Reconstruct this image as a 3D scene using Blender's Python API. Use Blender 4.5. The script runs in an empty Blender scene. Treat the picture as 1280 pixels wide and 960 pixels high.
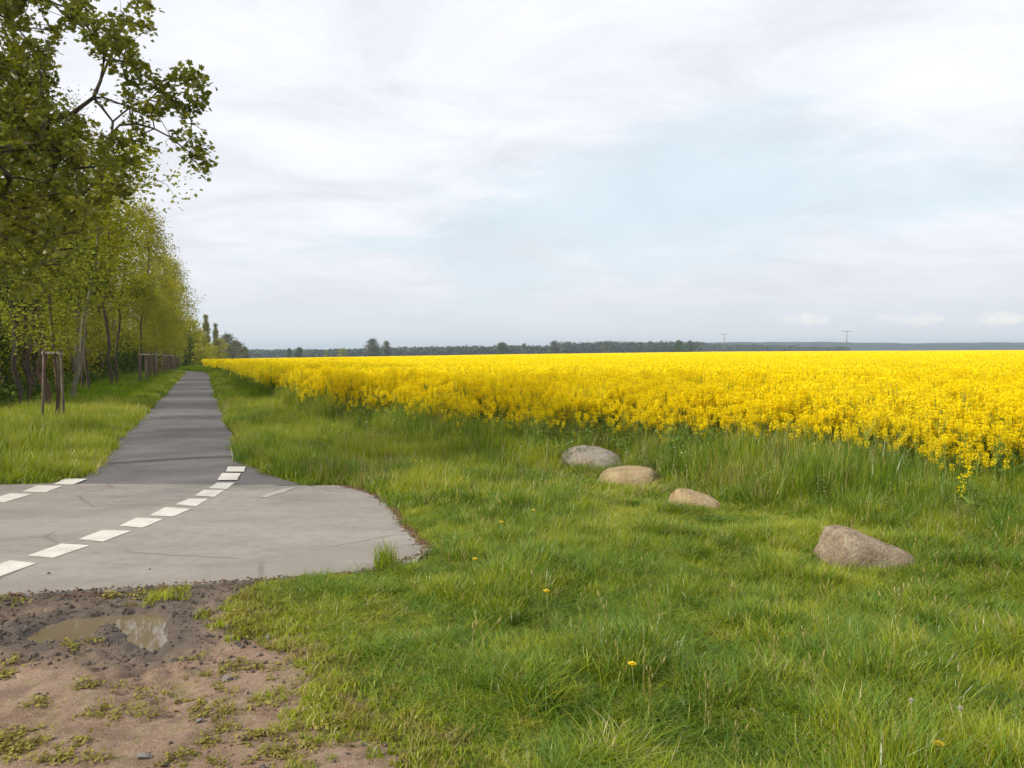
import bpy, math, random
import numpy as np
from mathutils import Vector, Matrix

rng = np.random.default_rng(11)
random.seed(11)
PI = math.pi
scene = bpy.context.scene
COL = scene.collection
EYE = 1.7
PITCH = math.atan(39 / 1000)
CP, SP = math.cos(PITCH), math.sin(PITCH)

# ------------------------------------------------------------------ survey helpers
def ground_at(px, py, z=0.0):
    """a place on the level z, surveyed from the photograph"""
    u = (px - 640) / 1000; v = (480 - py) / 1000
    d = np.array([u, CP + v * SP, -SP + v * CP])
    t = (z - EYE) / d[2]
    return np.array([d[0] * t, d[1] * t])
def at_depth(px, py, Y):
    u = (px - 640) / 1000; v = (480 - py) / 1000
    d = np.array([u, CP + v * SP, -SP + v * CP])
    t = Y / d[1]
    return np.array([d[0] * t, Y, EYE + d[2] * t])
def project(P):
    P = np.atleast_2d(P)
    x = P[:, 0]; y = P[:, 1]; z = P[:, 2] - EYE
    dep = y * CP - z * SP; up = y * SP + z * CP
    return 640 + 1000 * x / dep, 480 - 1000 * up / dep

_tab = np.random.default_rng(5).random((256, 256))
def vnoise(x, y, s=0):
    x = np.asarray(x, float) + s * 17.3; y = np.asarray(y, float) + s * 31.7
    xi = np.floor(x).astype(int); yi = np.floor(y).astype(int)
    fx = x - xi; fy = y - yi
    fx = fx * fx * (3 - 2 * fx); fy = fy * fy * (3 - 2 * fy)
    a = _tab[xi % 256, yi % 256]; b = _tab[(xi + 1) % 256, yi % 256]
    c = _tab[xi % 256, (yi + 1) % 256]; d = _tab[(xi + 1) % 256, (yi + 1) % 256]
    return (a * (1 - fx) + b * fx) * (1 - fy) + (c * (1 - fx) + d * fx) * fy
def fbm(x, y, s=0, o=3):
    r = 0; a = .5; t = 0
    for k in range(o):
        r = r + a * vnoise(x * 2 ** k, y * 2 ** k, s + k * 3); t += a; a *= .5
    return r / t
def sstep(a, b, x):
    t = np.clip((x - a) / (b - a), 0, 1); return t * t * (3 - 2 * t)

def terrain(x, y):
    x = np.asarray(x, float); y = np.asarray(y, float)
    px = 640 + 1000 * x / np.maximum(y, 20)
    G = np.interp(px, [150, 280, 400, 640, 900, 1280, 2500], [-2.9, -2.65, -1.6, -.2, 1.0, 1.7, 2.2])
    R = np.clip((y - 40) / 310, 0, 1) ** 1.2
    z = G * R
    far = sstep(352, 900, y)
    return z * (1 - far) - 3.4 * far

def sdf_poly(x, y, poly):
    """signed distance, negative inside"""
    x = np.asarray(x, float); y = np.asarray(y, float)
    d = np.full(x.shape, 1e9); inside = np.zeros(x.shape, bool)
    n = len(poly)
    for i in range(n):
        ax, ay = poly[i]; bx, by = poly[(i + 1) % n]
        ex, ey = bx - ax, by - ay
        L = ex * ex + ey * ey + 1e-12
        t = np.clip(((x - ax) * ex + (y - ay) * ey) / L, 0, 1)
        d = np.minimum(d, (x - ax - t * ex) ** 2 + (y - ay - t * ey) ** 2)
        if ay != by:
            c = ((ay > y) != (by > y)) & (x < (bx - ax) * (y - ay) / (by - ay) + ax)
            inside ^= c
    d = np.sqrt(d)
    return np.where(inside, -d, d)

# ------------------------------------------------------------------ mesh helpers
def mesh_np(name, V, F, mat=None, smooth=False, mats=None, mi=None):
    """V (n,3); F: list of faces or (n,k) array"""
    me = bpy.data.meshes.new(name)
    V = np.asarray(V, dtype=np.float32)
    if isinstance(F, np.ndarray):
        n, k = F.shape
        me.vertices.add(len(V)); me.vertices.foreach_set('co', V.ravel())
        me.loops.add(n * k); me.loops.foreach_set('vertex_index', F.astype(np.int32).ravel())
        me.polygons.add(n); me.polygons.foreach_set('loop_start', np.arange(0, n * k, k, dtype=np.int32))
        me.polygons.foreach_set('loop_total', np.full(n, k, dtype=np.int32))
        me.update(calc_edges=True)
    else:
        me.from_pydata([tuple(map(float, v)) for v in V], [], [tuple(map(int, f)) for f in F])
    for m in (mats or ([mat] if mat else [])): me.materials.append(m)
    if mi is not None: me.polygons.foreach_set('material_index', np.asarray(mi, dtype=np.int32))
    if smooth: me.polygons.foreach_set('use_smooth', np.ones(len(me.polygons), dtype=bool))
    me.update()
    return me
def link(name, me, parent=None, label=None, cat=None, group=None, kind=None, loc=None):
    o = bpy.data.objects.new(name, me); COL.objects.link(o)
    if parent: o.parent = parent
    if label: o['label'] = label
    if cat: o['category'] = cat
    if group: o['group'] = group
    if kind: o['kind'] = kind
    if loc is not None: o.location = loc
    return o
def grid_mesh(name, X, Y, Z, mat, smooth=True):
    """X,Y,Z 2-D arrays"""
    r, c = X.shape
    V = np.stack([X.ravel(), Y.ravel(), Z.ravel()], 1)
    i = np.arange(r * c).reshape(r, c)
    F = np.stack([i[:-1, :-1].ravel(), i[:-1, 1:].ravel(), i[1:, 1:].ravel(), i[1:, :-1].ravel()], 1)
    return mesh_np(name, V, F, mat, smooth)
def set_attr(me, name, vals, dom='POINT'):
    a = me.attributes.new(name, 'FLOAT', dom); a.data.foreach_set('value', np.asarray(vals, dtype=np.float32))

class MB:
    def __init__(s): s.v = []; s.f = []; s.n = 0; s.m = []
    def add(s, V, F, m=0):
        V = np.asarray(V, float)
        s.v.append(V); s.f += [tuple(int(i) + s.n for i in f) for f in F]; s.m += [m] * len(F); s.n += len(V)
    def tube(s, pts, rad, n=6, m=0, cap=True):
        pts = np.asarray(pts, float); k = len(pts)
        rad = np.broadcast_to(np.asarray(rad, float), (k,))
        T = np.gradient(pts, axis=0); T /= (np.linalg.norm(T, axis=1, keepdims=True) + 1e-9)
        ref = np.array([0, 0, 1.]) if abs(T[:, 2]).mean() < .8 else np.array([1., 0, 0])
        A = np.cross(T, ref); A /= (np.linalg.norm(A, axis=1, keepdims=True) + 1e-9); B = np.cross(T, A)
        a = np.arange(n) * 2 * PI / n
        V = pts[:, None] + rad[:, None, None] * (np.cos(a)[None, :, None] * A[:, None] + np.sin(a)[None, :, None] * B[:, None])
        F = []
        for i in range(k - 1):
            for j in range(n):
                q = (j + 1) % n; F.append((i * n + j, i * n + q, (i + 1) * n + q, (i + 1) * n + j))
        if cap: F.append(tuple(range(n - 1, -1, -1))); F.append(tuple((k - 1) * n + j for j in range(n)))
        s.add(V.reshape(-1, 3), F, m)
    def box(s, c, d, rz=0, m=0):
        x, y, z = np.array(d) / 2
        V = np.array([[-x, -y, -z], [x, -y, -z], [x, y, -z], [-x, y, -z], [-x, -y, z], [x, -y, z], [x, y, z], [-x, y, z]])
        R = np.array([[math.cos(rz), -math.sin(rz), 0], [math.sin(rz), math.cos(rz), 0], [0, 0, 1]])
        s.add(V @ R.T + np.array(c), [(0, 3, 2, 1), (4, 5, 6, 7), (0, 1, 5, 4), (1, 2, 6, 5), (2, 3, 7, 6), (3, 0, 4, 7)], m)
    def mesh(s, name, mats, smooth=False):
        me = mesh_np(name, np.concatenate(s.v), s.f, mats=mats if isinstance(mats, list) else [mats], mi=s.m, smooth=smooth)
        return me

# ------------------------------------------------------------------ materials
def new_mat(name):
    m = bpy.data.materials.new(name); m.use_nodes = True
    nt = m.node_tree; nt.nodes.clear()
    return m, nt
class NT:
    def __init__(s, nt): s.nt = nt
    def n(s, t, **kw):
        nd = s.nt.nodes.new(t)
        for k, v in kw.items(): setattr(nd, k, v)
        return nd
    def l(s, a, b): s.nt.links.new(a, b)
    def val(s, nd, name, v): nd.inputs[name].default_value = v
    def pos(s):
        g = s.n('ShaderNodeNewGeometry'); return g.outputs['Position']
    def objco(s):
        return s.n('ShaderNodeTexCoord').outputs['Object']
    def noise(s, vec, scale, detail=3, rough=.55, dist=0.0, out='Fac'):
        t = s.n('ShaderNodeTexNoise'); t.inputs['Scale'].default_value = scale; t.inputs['Detail'].default_value = detail
        t.inputs['Roughness'].default_value = rough; t.inputs['Distortion'].default_value = dist
        if vec is not None: s.l(vec, t.inputs['Vector'])
        return t.outputs[out]
    def ramp(s, fac, stops, interp='LINEAR'):
        r = s.n('ShaderNodeValToRGB'); r.color_ramp.interpolation = interp
        el = r.color_ramp.elements
        while len(el) < len(stops): el.new(.5)
        for e, (p, c) in zip(el, stops):
            e.position = p; e.color = c if len(c) == 4 else (*c, 1)
        s.l(fac, r.inputs['Fac']); return r.outputs['Color']
    def mixc(s, fac, a, b, mode='MIX'):
        m = s.n('ShaderNodeMix', data_type='RGBA', blend_type=mode)
        for sock, v in ((m.inputs[0], fac), (m.inputs[6], a), (m.inputs[7], b)):
            if hasattr(v, 'is_linked'): s.l(v, sock)
            else: sock.default_value = v if not isinstance(v, tuple) or len(v) == 4 else (*v, 1)
        return m.outputs[2]
    def math(s, op, a, b=None, c=None, clamp=False):
        m = s.n('ShaderNodeMath', operation=op, use_clamp=clamp)
        for i, v in enumerate((a, b, c)):
            if v is None: continue
            if hasattr(v, 'is_linked'): s.l(v, m.inputs[i])
            else: m.inputs[i].default_value = v
        return m.outputs[0]
    def scalevec(s, vec, sc):
        m = s.n('ShaderNodeMapping'); m.inputs['Scale'].default_value = sc; s.l(vec, m.inputs['Vector']); return m.outputs[0]
    def bump(s, h, strength=.5, dist=.01, normal=None):
        b = s.n('ShaderNodeBump'); b.inputs['Strength'].default_value = strength; b.inputs['Distance'].default_value = dist
        s.l(h, b.inputs['Height'])
        if normal is not None: s.l(normal, b.inputs['Normal'])
        return b.outputs[0]
    def out(s, sh):
        o = s.n('ShaderNodeOutputMaterial'); s.l(sh, o.inputs['Surface'])
    def princ(s, color, rough=.8, normal=None, spec=.3, rough_sock=None):
        p = s.n('ShaderNodeBsdfPrincipled')
        if hasattr(color, 'is_linked'): s.l(color, p.inputs['Base Color'])
        else: p.inputs['Base Color'].default_value = (*color, 1)
        p.inputs['Roughness'].default_value = rough; p.inputs['Specular IOR Level'].default_value = spec
        if rough_sock is not None: s.l(rough_sock, p.inputs['Roughness'])
        if normal is not None: s.l(normal, p.inputs['Normal'])
        return p.outputs[0]

def leaf_material(name, c1, c2, c3=None, transl=.35, patch=.25, rare=None, gloss=0.0, tip=None):
    """thin leaves or blades: colour from a world patch noise, a per-leaf random 'rnd' and an optional rare dry colour"""
    m, nt = new_mat(name); N = NT(nt)
    pn = N.noise(N.pos(), patch, 3, .6)
    at = N.n('ShaderNodeAttribute', attribute_name='rnd')
    p2 = N.noise(N.pos(), patch * 7, 2, .6)
    f = N.math('MULTIPLY_ADD', at.outputs['Fac'], .50, N.math('MULTIPLY_ADD', p2, .9, N.math('MULTIPLY_ADD', pn, 1.7, -1.05)), clamp=True)
    col = N.ramp(f, [(0, c1), (1, c2)] if c3 is None else [(0, c1), (.55, c2), (1, c3)])
    if rare is not None:
        rr, pr = rare
        k = N.math('GREATER_THAN', at.outputs['Fac'], 1 - pr)
        col = N.mixc(k, col, rr)
    d = N.n('ShaderNodeBsdfDiffuse'); N.l(col, d.inputs['Color'])
    t = N.n('ShaderNodeBsdfTranslucent')
    N.l(N.mixc(.5, col, (1.0, 1.0, .35), 'MULTIPLY'), t.inputs['Color'])
    mx = N.n('ShaderNodeMixShader'); mx.inputs[0].default_value = transl
    N.l(d.outputs[0], mx.inputs[1]); N.l(t.outputs[0], mx.inputs[2])
    sh = mx.outputs[0]
    if gloss > 0:
        g = N.n('ShaderNodeBsdfGlossy'); g.inputs['Roughness'].default_value = .38; g.inputs['Color'].default_value = (1, 1, 1, 1)
        m2 = N.n('ShaderNodeMixShader'); m2.inputs[0].default_value = gloss
        N.l(sh, m2.inputs[1]); N.l(g.outputs[0], m2.inputs[2]); sh = m2.outputs[0]
    N.out(sh)
    return m

M = {}
M['grass'] = leaf_material('grass_blades', (.19, .27, .010), (.33, .40, .016), (.50, .49, .05), transl=.46, patch=.7, rare=((.56, .46, .23, 1), .08), gloss=.025)
M['grass_dark'] = leaf_material('lush_or_shade_blades', (.07, .15, .010), (.13, .235, .016), (.22, .33, .03), transl=.42, patch=.9, gloss=.03)  # lush clumps; the same dark blades also paint shade on the verges
M['grass_dry'] = leaf_material('dry_blades', (.26, .24, .07), (.40, .34, .13), (.50, .42, .20), transl=.3, patch=1.5)
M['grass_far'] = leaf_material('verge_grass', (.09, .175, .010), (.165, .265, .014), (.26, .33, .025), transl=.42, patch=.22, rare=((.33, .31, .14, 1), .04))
M['weed'] = leaf_material('low_weed', (.19, .175, .04), (.33, .29, .08), transl=.25, patch=3)
M['maple'] = leaf_material('maple_leaf', (.11, .13, .014), (.19, .205, .02), (.30, .28, .03), transl=.52, patch=.7, gloss=.03)
M['leaf_a'] = leaf_material('spring_leaf', (.19, .21, .02), (.36, .37, .035), (.52, .50, .06), transl=.42, patch=.16)
M['leaf_b'] = leaf_material('olive_leaf', (.16, .16, .022), (.28, .265, .03), (.38, .35, .045), transl=.38, patch=.3)
M['leaf_d'] = leaf_material('dark_leaf', (.05, .085, .018), (.09, .14, .025), (.15, .20, .035), transl=.3, patch=.3)
M['leaf_y'] = leaf_material('young_leaf', (.17, .2, .03), (.27, .29, .04), (.38, .37, .06), transl=.42, patch=.5)
M['poplar'] = leaf_material('poplar_leaf', (.17, .19, .04), (.26, .27, .06), transl=.3, patch=.3)
M['greytwig'] = leaf_material('grey_twig', (.14, .15, .09), (.2, .21, .13), transl=.2, patch=.3)
M['farleaf'] = leaf_material('far_leaf', (.05, .075, .045), (.10, .12, .07), transl=.2, patch=.02)
M['herb_grey'] = leaf_material('herb_grey', (.14, .17, .05), (.23, .25, .09), transl=.3, patch=.8)
M['crop_green'] = leaf_material('crop_stem', (.14, .22, .04), (.24, .34, .07), (.32, .42, .10), transl=.3, patch=.5)
M['petal'] = leaf_material('crop_petal', (.90, .68, .008), (.94, .75, .010), (.95, .80, .03), transl=.4, patch=.25)

def bark_mat(name, c1, c2, sc=14):
    m, nt = new_mat(name); N = NT(nt)
    v = N.scalevec(N.objco(), (sc, sc, sc * .18))
    f = N.noise(v, 1.0, 4, .65)
    N.out(N.princ(N.ramp(f, [(.3, c1), (.7, c2)]), .9, N.bump(f, .8, .02), .1)); return m
M['bark'] = bark_mat('bark_dark', (.05, .038, .03), (.12, .095, .075))
M['bark_pale'] = bark_mat('bark_pale', (.12, .11, .075), (.3, .27, .19))
M['bark_red'] = bark_mat('bark_brown', (.07, .045, .032), (.16, .11, .08))
M['stake'] = bark_mat('stake_wood', (.10, .075, .06), (.22, .17, .13), 20)
M['batten'] = bark_mat('batten_wood', (.34, .32, .27), (.55, .52, .45), 20)

def simple(name, c, r=.8):
    m, nt = new_mat(name); N = NT(nt); f = N.noise(N.objco(), 8, 3)
    N.out(N.princ(N.mixc(N.math('MULTIPLY', f, .6), c, tuple(x * .6 for x in c)), r)); return m

def ground_mat():
    m, nt = new_mat('soil_and_turf'); N = NT(nt)
    p = N.pos()
    a = N.noise(p, 1.3, 4); b = N.noise(p, 22, 4, .7)
    col = N.mixc(b, (.05, .075, .018), (.10, .10, .04))
    col = N.mixc(N.ramp(a, [(.4, (0, 0, 0)), (.7, (1, 1, 1))]), col, (.09, .13, .025))
    N.out(N.princ(col, .95, N.bump(b, .8, .03), .05)); return m
M['ground'] = ground_mat()

def asphalt_mat(name, c1, c2, patch_c=None, wear=.5):
    m, nt = new_mat(name); N = NT(nt)
    p = N.pos()
    fine = N.noise(p, 160, 3, .75); mid = N.noise(p, 9, 4, .6)
    big = N.noise(N.scalevec(p, (.45, 1.6, 1)), .8, 4, .6)
    col = N.mixc(big, (*c1, 1), (*c2, 1))
    sp = N.ramp(fine, [(.34, (.62, .62, .62)), (.5, (1, 1, 1)), (.68, (1.0, 1.0, 1.0))])
    col = N.mixc(.8, col, sp, 'MULTIPLY')
    st = N.ramp(N.math('MULTIPLY', mid, big), [(.20, (.80, .78, .76)), (.30, (1, 1, 1))])
    col = N.mixc(wear, col, st, 'MULTIPLY')
    # pale grit and a few dark crumbs
    vor = N.n('ShaderNodeTexVoronoi'); vor.inputs['Scale'].default_value = 55; N.l(p, vor.inputs['Vector'])
    cr = N.ramp(vor.outputs['Distance'], [(.12, (1, 1, 1)), (.22, (0, 0, 0))])
    st2 = N.ramp(N.noise(N.scalevec(p, (1, 2.2, 1)), 1.7, 6, .68, .8), [(.36, (.88, .87, .86)), (.50, (1, 1, 1)), (.66, (1.06, 1.055, 1.05))])
    col = N.mixc(wear + .3, col, st2, 'MULTIPLY')
    crn = N.noise(p, 2.2, 4, .6, out='Color')
    cm_ = N.n('ShaderNodeMix', data_type='VECTOR'); cm_.inputs[0].default_value = .10; N.l(p, cm_.inputs[4]); N.l(crn, cm_.inputs[5])
    cv_ = N.n('ShaderNodeTexVoronoi', feature='DISTANCE_TO_EDGE'); cv_.inputs['Scale'].default_value = .42; N.l(cm_.outputs[1], cv_.inputs['Vector'])
    crack = N.math('MULTIPLY', N.ramp(cv_.outputs['Distance'], [(.0035, (1, 1, 1)), (.008, (0, 0, 0))]), N.ramp(N.noise(p, 1.1, 2), [(.48, (0, 0, 0)), (.56, (1, 1, 1))]))
    col = N.mixc(N.math('MULTIPLY', crack, .38), col, (.07, .06, .055, 1))
    wv = N.n('ShaderNodeSeparateColor'); N.l(vor.outputs['Color'], wv.inputs[0])
    k1 = N.math('MULTIPLY', cr, N.math('GREATER_THAN', wv.outputs[0], .7))
    col = N.mixc(N.math('MULTIPLY', k1, .5), col, (.10, .085, .07, 1))
    k2 = N.math('MULTIPLY', cr, N.math('LESS_THAN', wv.outputs[0], .12))
    col = N.mixc(N.math('MULTIPLY', k2, .5), col, (.5, .48, .44, 1))
    h = N.math('MULTIPLY_ADD', fine, .6, N.math('MULTIPLY', mid, .4))
    N.out(N.princ(col, .85, N.bump(h, .5, .006), .25)); return m
M['road'] = asphalt_mat('asphalt_pale', (.25, .228, .205), (.345, .318, .29))
M['path'] = asphalt_mat('asphalt_dark', (.13, .122, .119), (.195, .185, .18))

def paint_mat():
    m, nt = new_mat('road_paint'); N = NT(nt); p = N.pos()
    f = N.noise(p, 70, 4, .7); g = N.noise(p, 6, 3)
    k = N.ramp(N.math('MULTIPLY_ADD', g, .5, f), [(.56, (1, 1, 1)), (.68, (0, 0, 0))])
    col = N.mixc(k, N.mixc(g, (.52, .49, .44, 1), (.70, .67, .61, 1)), (.36, .33, .3, 1))
    N.out(N.princ(col, .6, N.bump(f, .3, .004), .3)); return m
M['paint'] = paint_mat()

def dirt_mat():
    m, nt = new_mat('bare_earth'); N = NT(nt); p = N.pos()
    big = N.noise(p, 1.6, 4, .6); mid = N.noise(p, 14, 4, .65); fine = N.noise(p, 90, 3, .7)
    col = N.ramp(N.math('MULTIPLY_ADD', mid, .5, N.math('MULTIPLY', big, .6)),
                 [(.36, (.14, .092, .062)), (.5, (.25, .165, .112)), (.68, (.33, .235, .17))])
    col = N.mixc(.7, col, N.ramp(fine, [(.32, (.55, .52, .5)), (.55, (1, 1, 1))]), 'MULTIPLY')
    # crusts of moss between the wheel tracks
    mo = N.ramp(N.math('MULTIPLY', N.noise(p, 3.2, 5, .7), N.noise(p, 26, 3)), [(.27, (0, 0, 0)), (.34, (1, 1, 1))])
    col = N.mixc(N.math('MULTIPLY', mo, .55), col, (.17, .15, .05, 1))
    gv = N.n('ShaderNodeTexVoronoi'); gv.inputs['Scale'].default_value = 70; N.l(p, gv.inputs['Vector'])
    gs = N.n('ShaderNodeSeparateColor'); N.l(gv.outputs['Color'], gs.inputs[0])
    grit = N.math('MULTIPLY', N.ramp(gv.outputs['Distance'], [(.12, (1, 1, 1)), (.2, (0, 0, 0))]), N.math('GREATER_THAN', gs.outputs[0], .62))
    col = N.mixc(N.math('MULTIPLY', grit, .75), col, N.mixc(gs.outputs[1], (.07, .05, .04, 1), (.42, .36, .29, 1)))
    dk = N.ramp(N.noise(p, 5, 5, .7), [(.50, (0, 0, 0)), (.62, (1, 1, 1))])
    col = N.mixc(N.math('MULTIPLY', dk, .45), col, (.085, .058, .038, 1))
    wet = N.n('ShaderNodeAttribute', attribute_name='wet').outputs['Fac']
    wetn = N.math('MULTIPLY', wet, N.math('MULTIPLY_ADD', mid, .8, .55), clamp=True)
    col = N.mixc(wetn, col, N.mixc(fine, (.05, .038, .03, 1), (.135, .105, .082, 1)))
    rough = N.math('MULTIPLY_ADD', wetn, -.5, .92)
    h = N.math('ADD', N.math('MULTIPLY_ADD', fine, .6, mid), N.math('MULTIPLY', grit, .5))
    N.out(N.princ(col, .9, N.bump(h, .9, .016), .35, rough_sock=rough)); return m
M['dirt'] = dirt_mat()

def water_mat():
    m, nt = new_mat('muddy_water'); N = NT(nt); p = N.pos()
    f = N.noise(p, 5, 2)
    ps = N.n('ShaderNodeBsdfPrincipled')
    N.l(N.mixc(N.noise(p, 2.5, 3), (.12, .088, .058, 1), (.20, .155, .105, 1)), ps.inputs['Base Color'])
    ps.inputs['Roughness'].default_value = .03; ps.inputs['IOR'].default_value = 1.55; ps.inputs['Specular IOR Level'].default_value = .8
    N.l(N.bump(f, .02, .002), ps.inputs['Normal'])
    N.out(ps.outputs[0]); return m
M['water'] = water_mat()

def stone_mat(name, a, b, c, dark, sc=1.0):
    m, nt = new_mat(name); N = NT(nt); p = N.objco()
    f1 = N.noise(p, 3.5 * sc, 5, .65); f2 = N.noise(p, 45, 4, .75); f3 = N.noise(p, 11 * sc, 4, .7, .6)
    col = N.ramp(f1, [(.3, a), (.52, b), (.72, c)])
    col = N.mixc(.6, col, N.ramp(f2, [(.33, (.55, .52, .5)), (.52, (1, 1, 1)), (.75, (1.0, 1.0, 1.0))]), 'MULTIPLY')
    k = N.ramp(f3, [(.56, (0, 0, 0)), (.66, (1, 1, 1))])
    col = N.mixc(N.math('MULTIPLY', k, .65), col, (*dark, 1))
    ly = N.ramp(N.math('MULTIPLY', N.noise(p, 7 * sc, 4, .7), N.noise(p, 30, 3)), [(.29, (0, 0, 0)), (.36, (1, 1, 1))])
    col = N.mixc(N.math('MULTIPLY', ly, .5), col, (.30, .29, .14, 1))
    N.out(N.princ(col, .88, N.bump(N.math('MULTIPLY_ADD', f2, .6, f3), .9, .03), .2)); return m
M['stone1'] = stone_mat('stone_grey', (.25, .215, .17), (.36, .31, .26), (.44, .385, .34), (.20, .16, .13))
M['stone2'] = stone_mat('stone_buff', (.28, .205, .115), (.40, .30, .17), (.46, .37, .24), (.21, .16, .095))
M['stone3'] = stone_mat('stone_tan', (.29, .205, .11), (.42, .31, .175), (.48, .38, .25), (.16, .115, .075), 1.3)
M['stone4'] = stone_mat('stone_rough', (.20, .145, .10), (.33, .25, .18), (.46, .38, .29), (.10, .075, .055), 2.2)

def hill_mat():
    m, nt = new_mat('wooded_hills'); N = NT(nt); p = N.pos()
    f = N.noise(N.scalevec(p, (.012, .012, .05)), 1, 4, .6); g = N.noise(N.scalevec(p, (.1, .1, .3)), 1, 3)
    col = N.mixc(f, (.012, .030, .026, 1), (.03, .055, .045, 1)); col = N.mixc(.5, col, N.ramp(g, [(.3, (.6, .6, .6)), (.6, (1, 1, 1))]), 'MULTIPLY')
    N.out(N.princ(col, 1, None, 0)); return m
M['hill'] = hill_mat()

def canopy_mat():
    m, nt = new_mat('flowering_canopy'); N = NT(nt); p = N.pos()
    f = N.noise(p, 2.2, 4, .7); g = N.noise(p, .05, 3)
    d = N.n('ShaderNodeAttribute', attribute_name='dense').outputs['Fac']
    a = N.mixc(f, (.42, .38, .03, 1), (.85, .68, .012, 1))
    b = N.mixc(f, (.80, .59, .008, 1), (.92, .73, .010, 1))
    N.out(N.princ(N.mixc(d, a, b), 1, N.bump(f, 1, .2), 0)); return m
M['canopy'] = canopy_mat()

# ------------------------------------------------------------------ instanced stuff (raw geometry instances of one object)
def scatter(name, variants, P, rot, scl, idx, tint=None, **tags):
    me = bpy.data.meshes.new(name)
    P = np.asarray(P, np.float32)
    me.vertices.add(len(P)); me.vertices.foreach_set('co', P.ravel())
    a = me.attributes.new('rot', 'FLOAT_VECTOR', 'POINT'); a.data.foreach_set('vector', np.asarray(rot, np.float32).ravel())
    a = me.attributes.new('scl', 'FLOAT_VECTOR', 'POINT'); a.data.foreach_set('vector', np.asarray(scl, np.float32).ravel())
    a = me.attributes.new('idx', 'INT', 'POINT'); a.data.foreach_set('value', np.asarray(idx, np.int32))
    o = link(name, me, **tags)
    ng = bpy.data.node_groups.new(name + '_nodes', 'GeometryNodeTree')
    ng.interface.new_socket('Geometry', in_out='INPUT', socket_type='NodeSocketGeometry')
    ng.interface.new_socket('Geometry', in_out='OUTPUT', socket_type='NodeSocketGeometry')
    N = NT(ng)
    gi = N.n('NodeGroupInput'); go = N.n('NodeGroupOutput')
    join = N.n('GeometryNodeJoinGeometry')
    for k, vm in enumerate(variants):
        so = bpy.data.objects.new(name + '_source', vm)
        oi = N.n('GeometryNodeObjectInfo'); oi.inputs['Object'].default_value = so
        if 'As Instance' in oi.inputs: oi.inputs['As Instance'].default_value = False
        g2 = N.n('GeometryNodeGeometryToInstance'); N.l(oi.outputs['Geometry'], g2.inputs[0])
        N.l(g2.outputs[0], join.inputs[0])
    iop = N.n('GeometryNodeInstanceOnPoints')
    N.l(gi.outputs[0], iop.inputs['Points']); N.l(join.outputs[0], iop.inputs['Instance'])
    iop.inputs['Pick Instance'].default_value = True
    def named(nm, dt):
        nd = N.n('GeometryNodeInputNamedAttribute', data_type=dt); nd.inputs['Name'].default_value = nm
        return [s for s in nd.outputs if s.enabled and s.name == 'Attribute'][0]
    N.l(named('idx', 'INT'), iop.inputs['Instance Index'])
    e2r = N.n('FunctionNodeEulerToRotation'); N.l(named('rot', 'FLOAT_VECTOR'), e2r.inputs[0])
    N.l(e2r.outputs[0], iop.inputs['Rotation'])
    N.l(named('scl', 'FLOAT_VECTOR'), iop.inputs['Scale'])
    N.l(iop.outputs[0], go.inputs[0])
    md = o.modifiers.new('scatter', 'NODES'); md.node_group = ng
    return o

# ------------------------------------------------------------------ plan of the place
KX = -.387                       # the path runs along x = KX * y
FY = {}
# road (pale asphalt) outline
road_px = [(-520, 600), (-250, 607), (0, 607.5), (72, 607), (200, 607.5), (381, 609), (430, 609.5), (452, 614), (472, 622), (489, 632), (497, 643), (503, 655), (514, 666),
           (524, 677), (541, 689), (520, 706), (470, 716), (420, 721), (350, 727), (285, 731), (200, 737), (100, 742), (0, 748.5), (-250, 757), (-700, 775)]
road_poly = [ground_at(*p) for p in road_px]
# ragged outline
def ragged(poly, step=.12, amp=.02, s=0):
    out = []
    n = len(poly)
    for i in range(n):
        a = np.array(poly[i]); b = np.array(poly[(i + 1) % n]); L = np.linalg.norm(b - a); k = max(1, int(L / step))
        nrm = np.array([-(b - a)[1], (b - a)[0]]) / (L + 1e-9)
        for j in range(k):
            p = a + (b - a) * j / k
            out.append(p + nrm * (fbm(p[0] * 5, p[1] * 5, s, 3) - .5) * 2 * amp * 1.6)
    return out
road_r = ragged(road_poly, .10, .035, 2)
# dark path: left / right edge as function of y
pL = [ground_at(*p) for p in [(30, 607.5), (72, 603.5), (106, 598), (125, 581), (140, 565), (156, 540)]]
pR = [ground_at(*p) for p in [(395, 607.5), (381, 606.5), (359, 602), (331, 593), (303, 579), (295, 565), (290, 540)]]
def path_edges(y):
    cx = KX * y
    bend = np.where(y > 72, -((y - 72) ** 2) * .010, 0)
    l = cx - 1.57 + bend; r = cx + .55 + bend
    yl = [p[1] for p in pL]; xl = [p[0] for p in pL]
    yr = [p[1] for p in pR]; xr = [p[0] for p in pR]
    l = np.where(y < yl[-1], np.interp(y, yl, xl), l)
    r = np.where(y < yr[-1], np.interp(y, yr, xr), r)
    return l, r
Y_ROADFAR = ground_at(200, 607.5)[1]
dirt_px = [(-700, 762), (-250, 752), (0, 746), (130, 738), (215, 733), (290, 733), (318, 750), (345, 765), (388, 792), (405, 812), (425, 845), (440, 872), (470, 905), (500, 950), (530, 1040), (600, 1400),
           (-900, 1400)]
dirt_poly = [ground_at(*p) for p in dirt_px]
edge_px = [262, 272, 290, 340, 385, 460, 560, 680, 830, 940, 1060, 1280, 1600, 2200, 3500]
edge_D = [300, 100, 50, 27, 20.5, 17.1, 14.6, 12.9, 11.6, 10.3, 9.4, 8.4, 7.2, 5.8, 4.5]
def field_edge(px):
    return 1 / np.interp(px, edge_px, [1 / d for d in edge_D])
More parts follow.
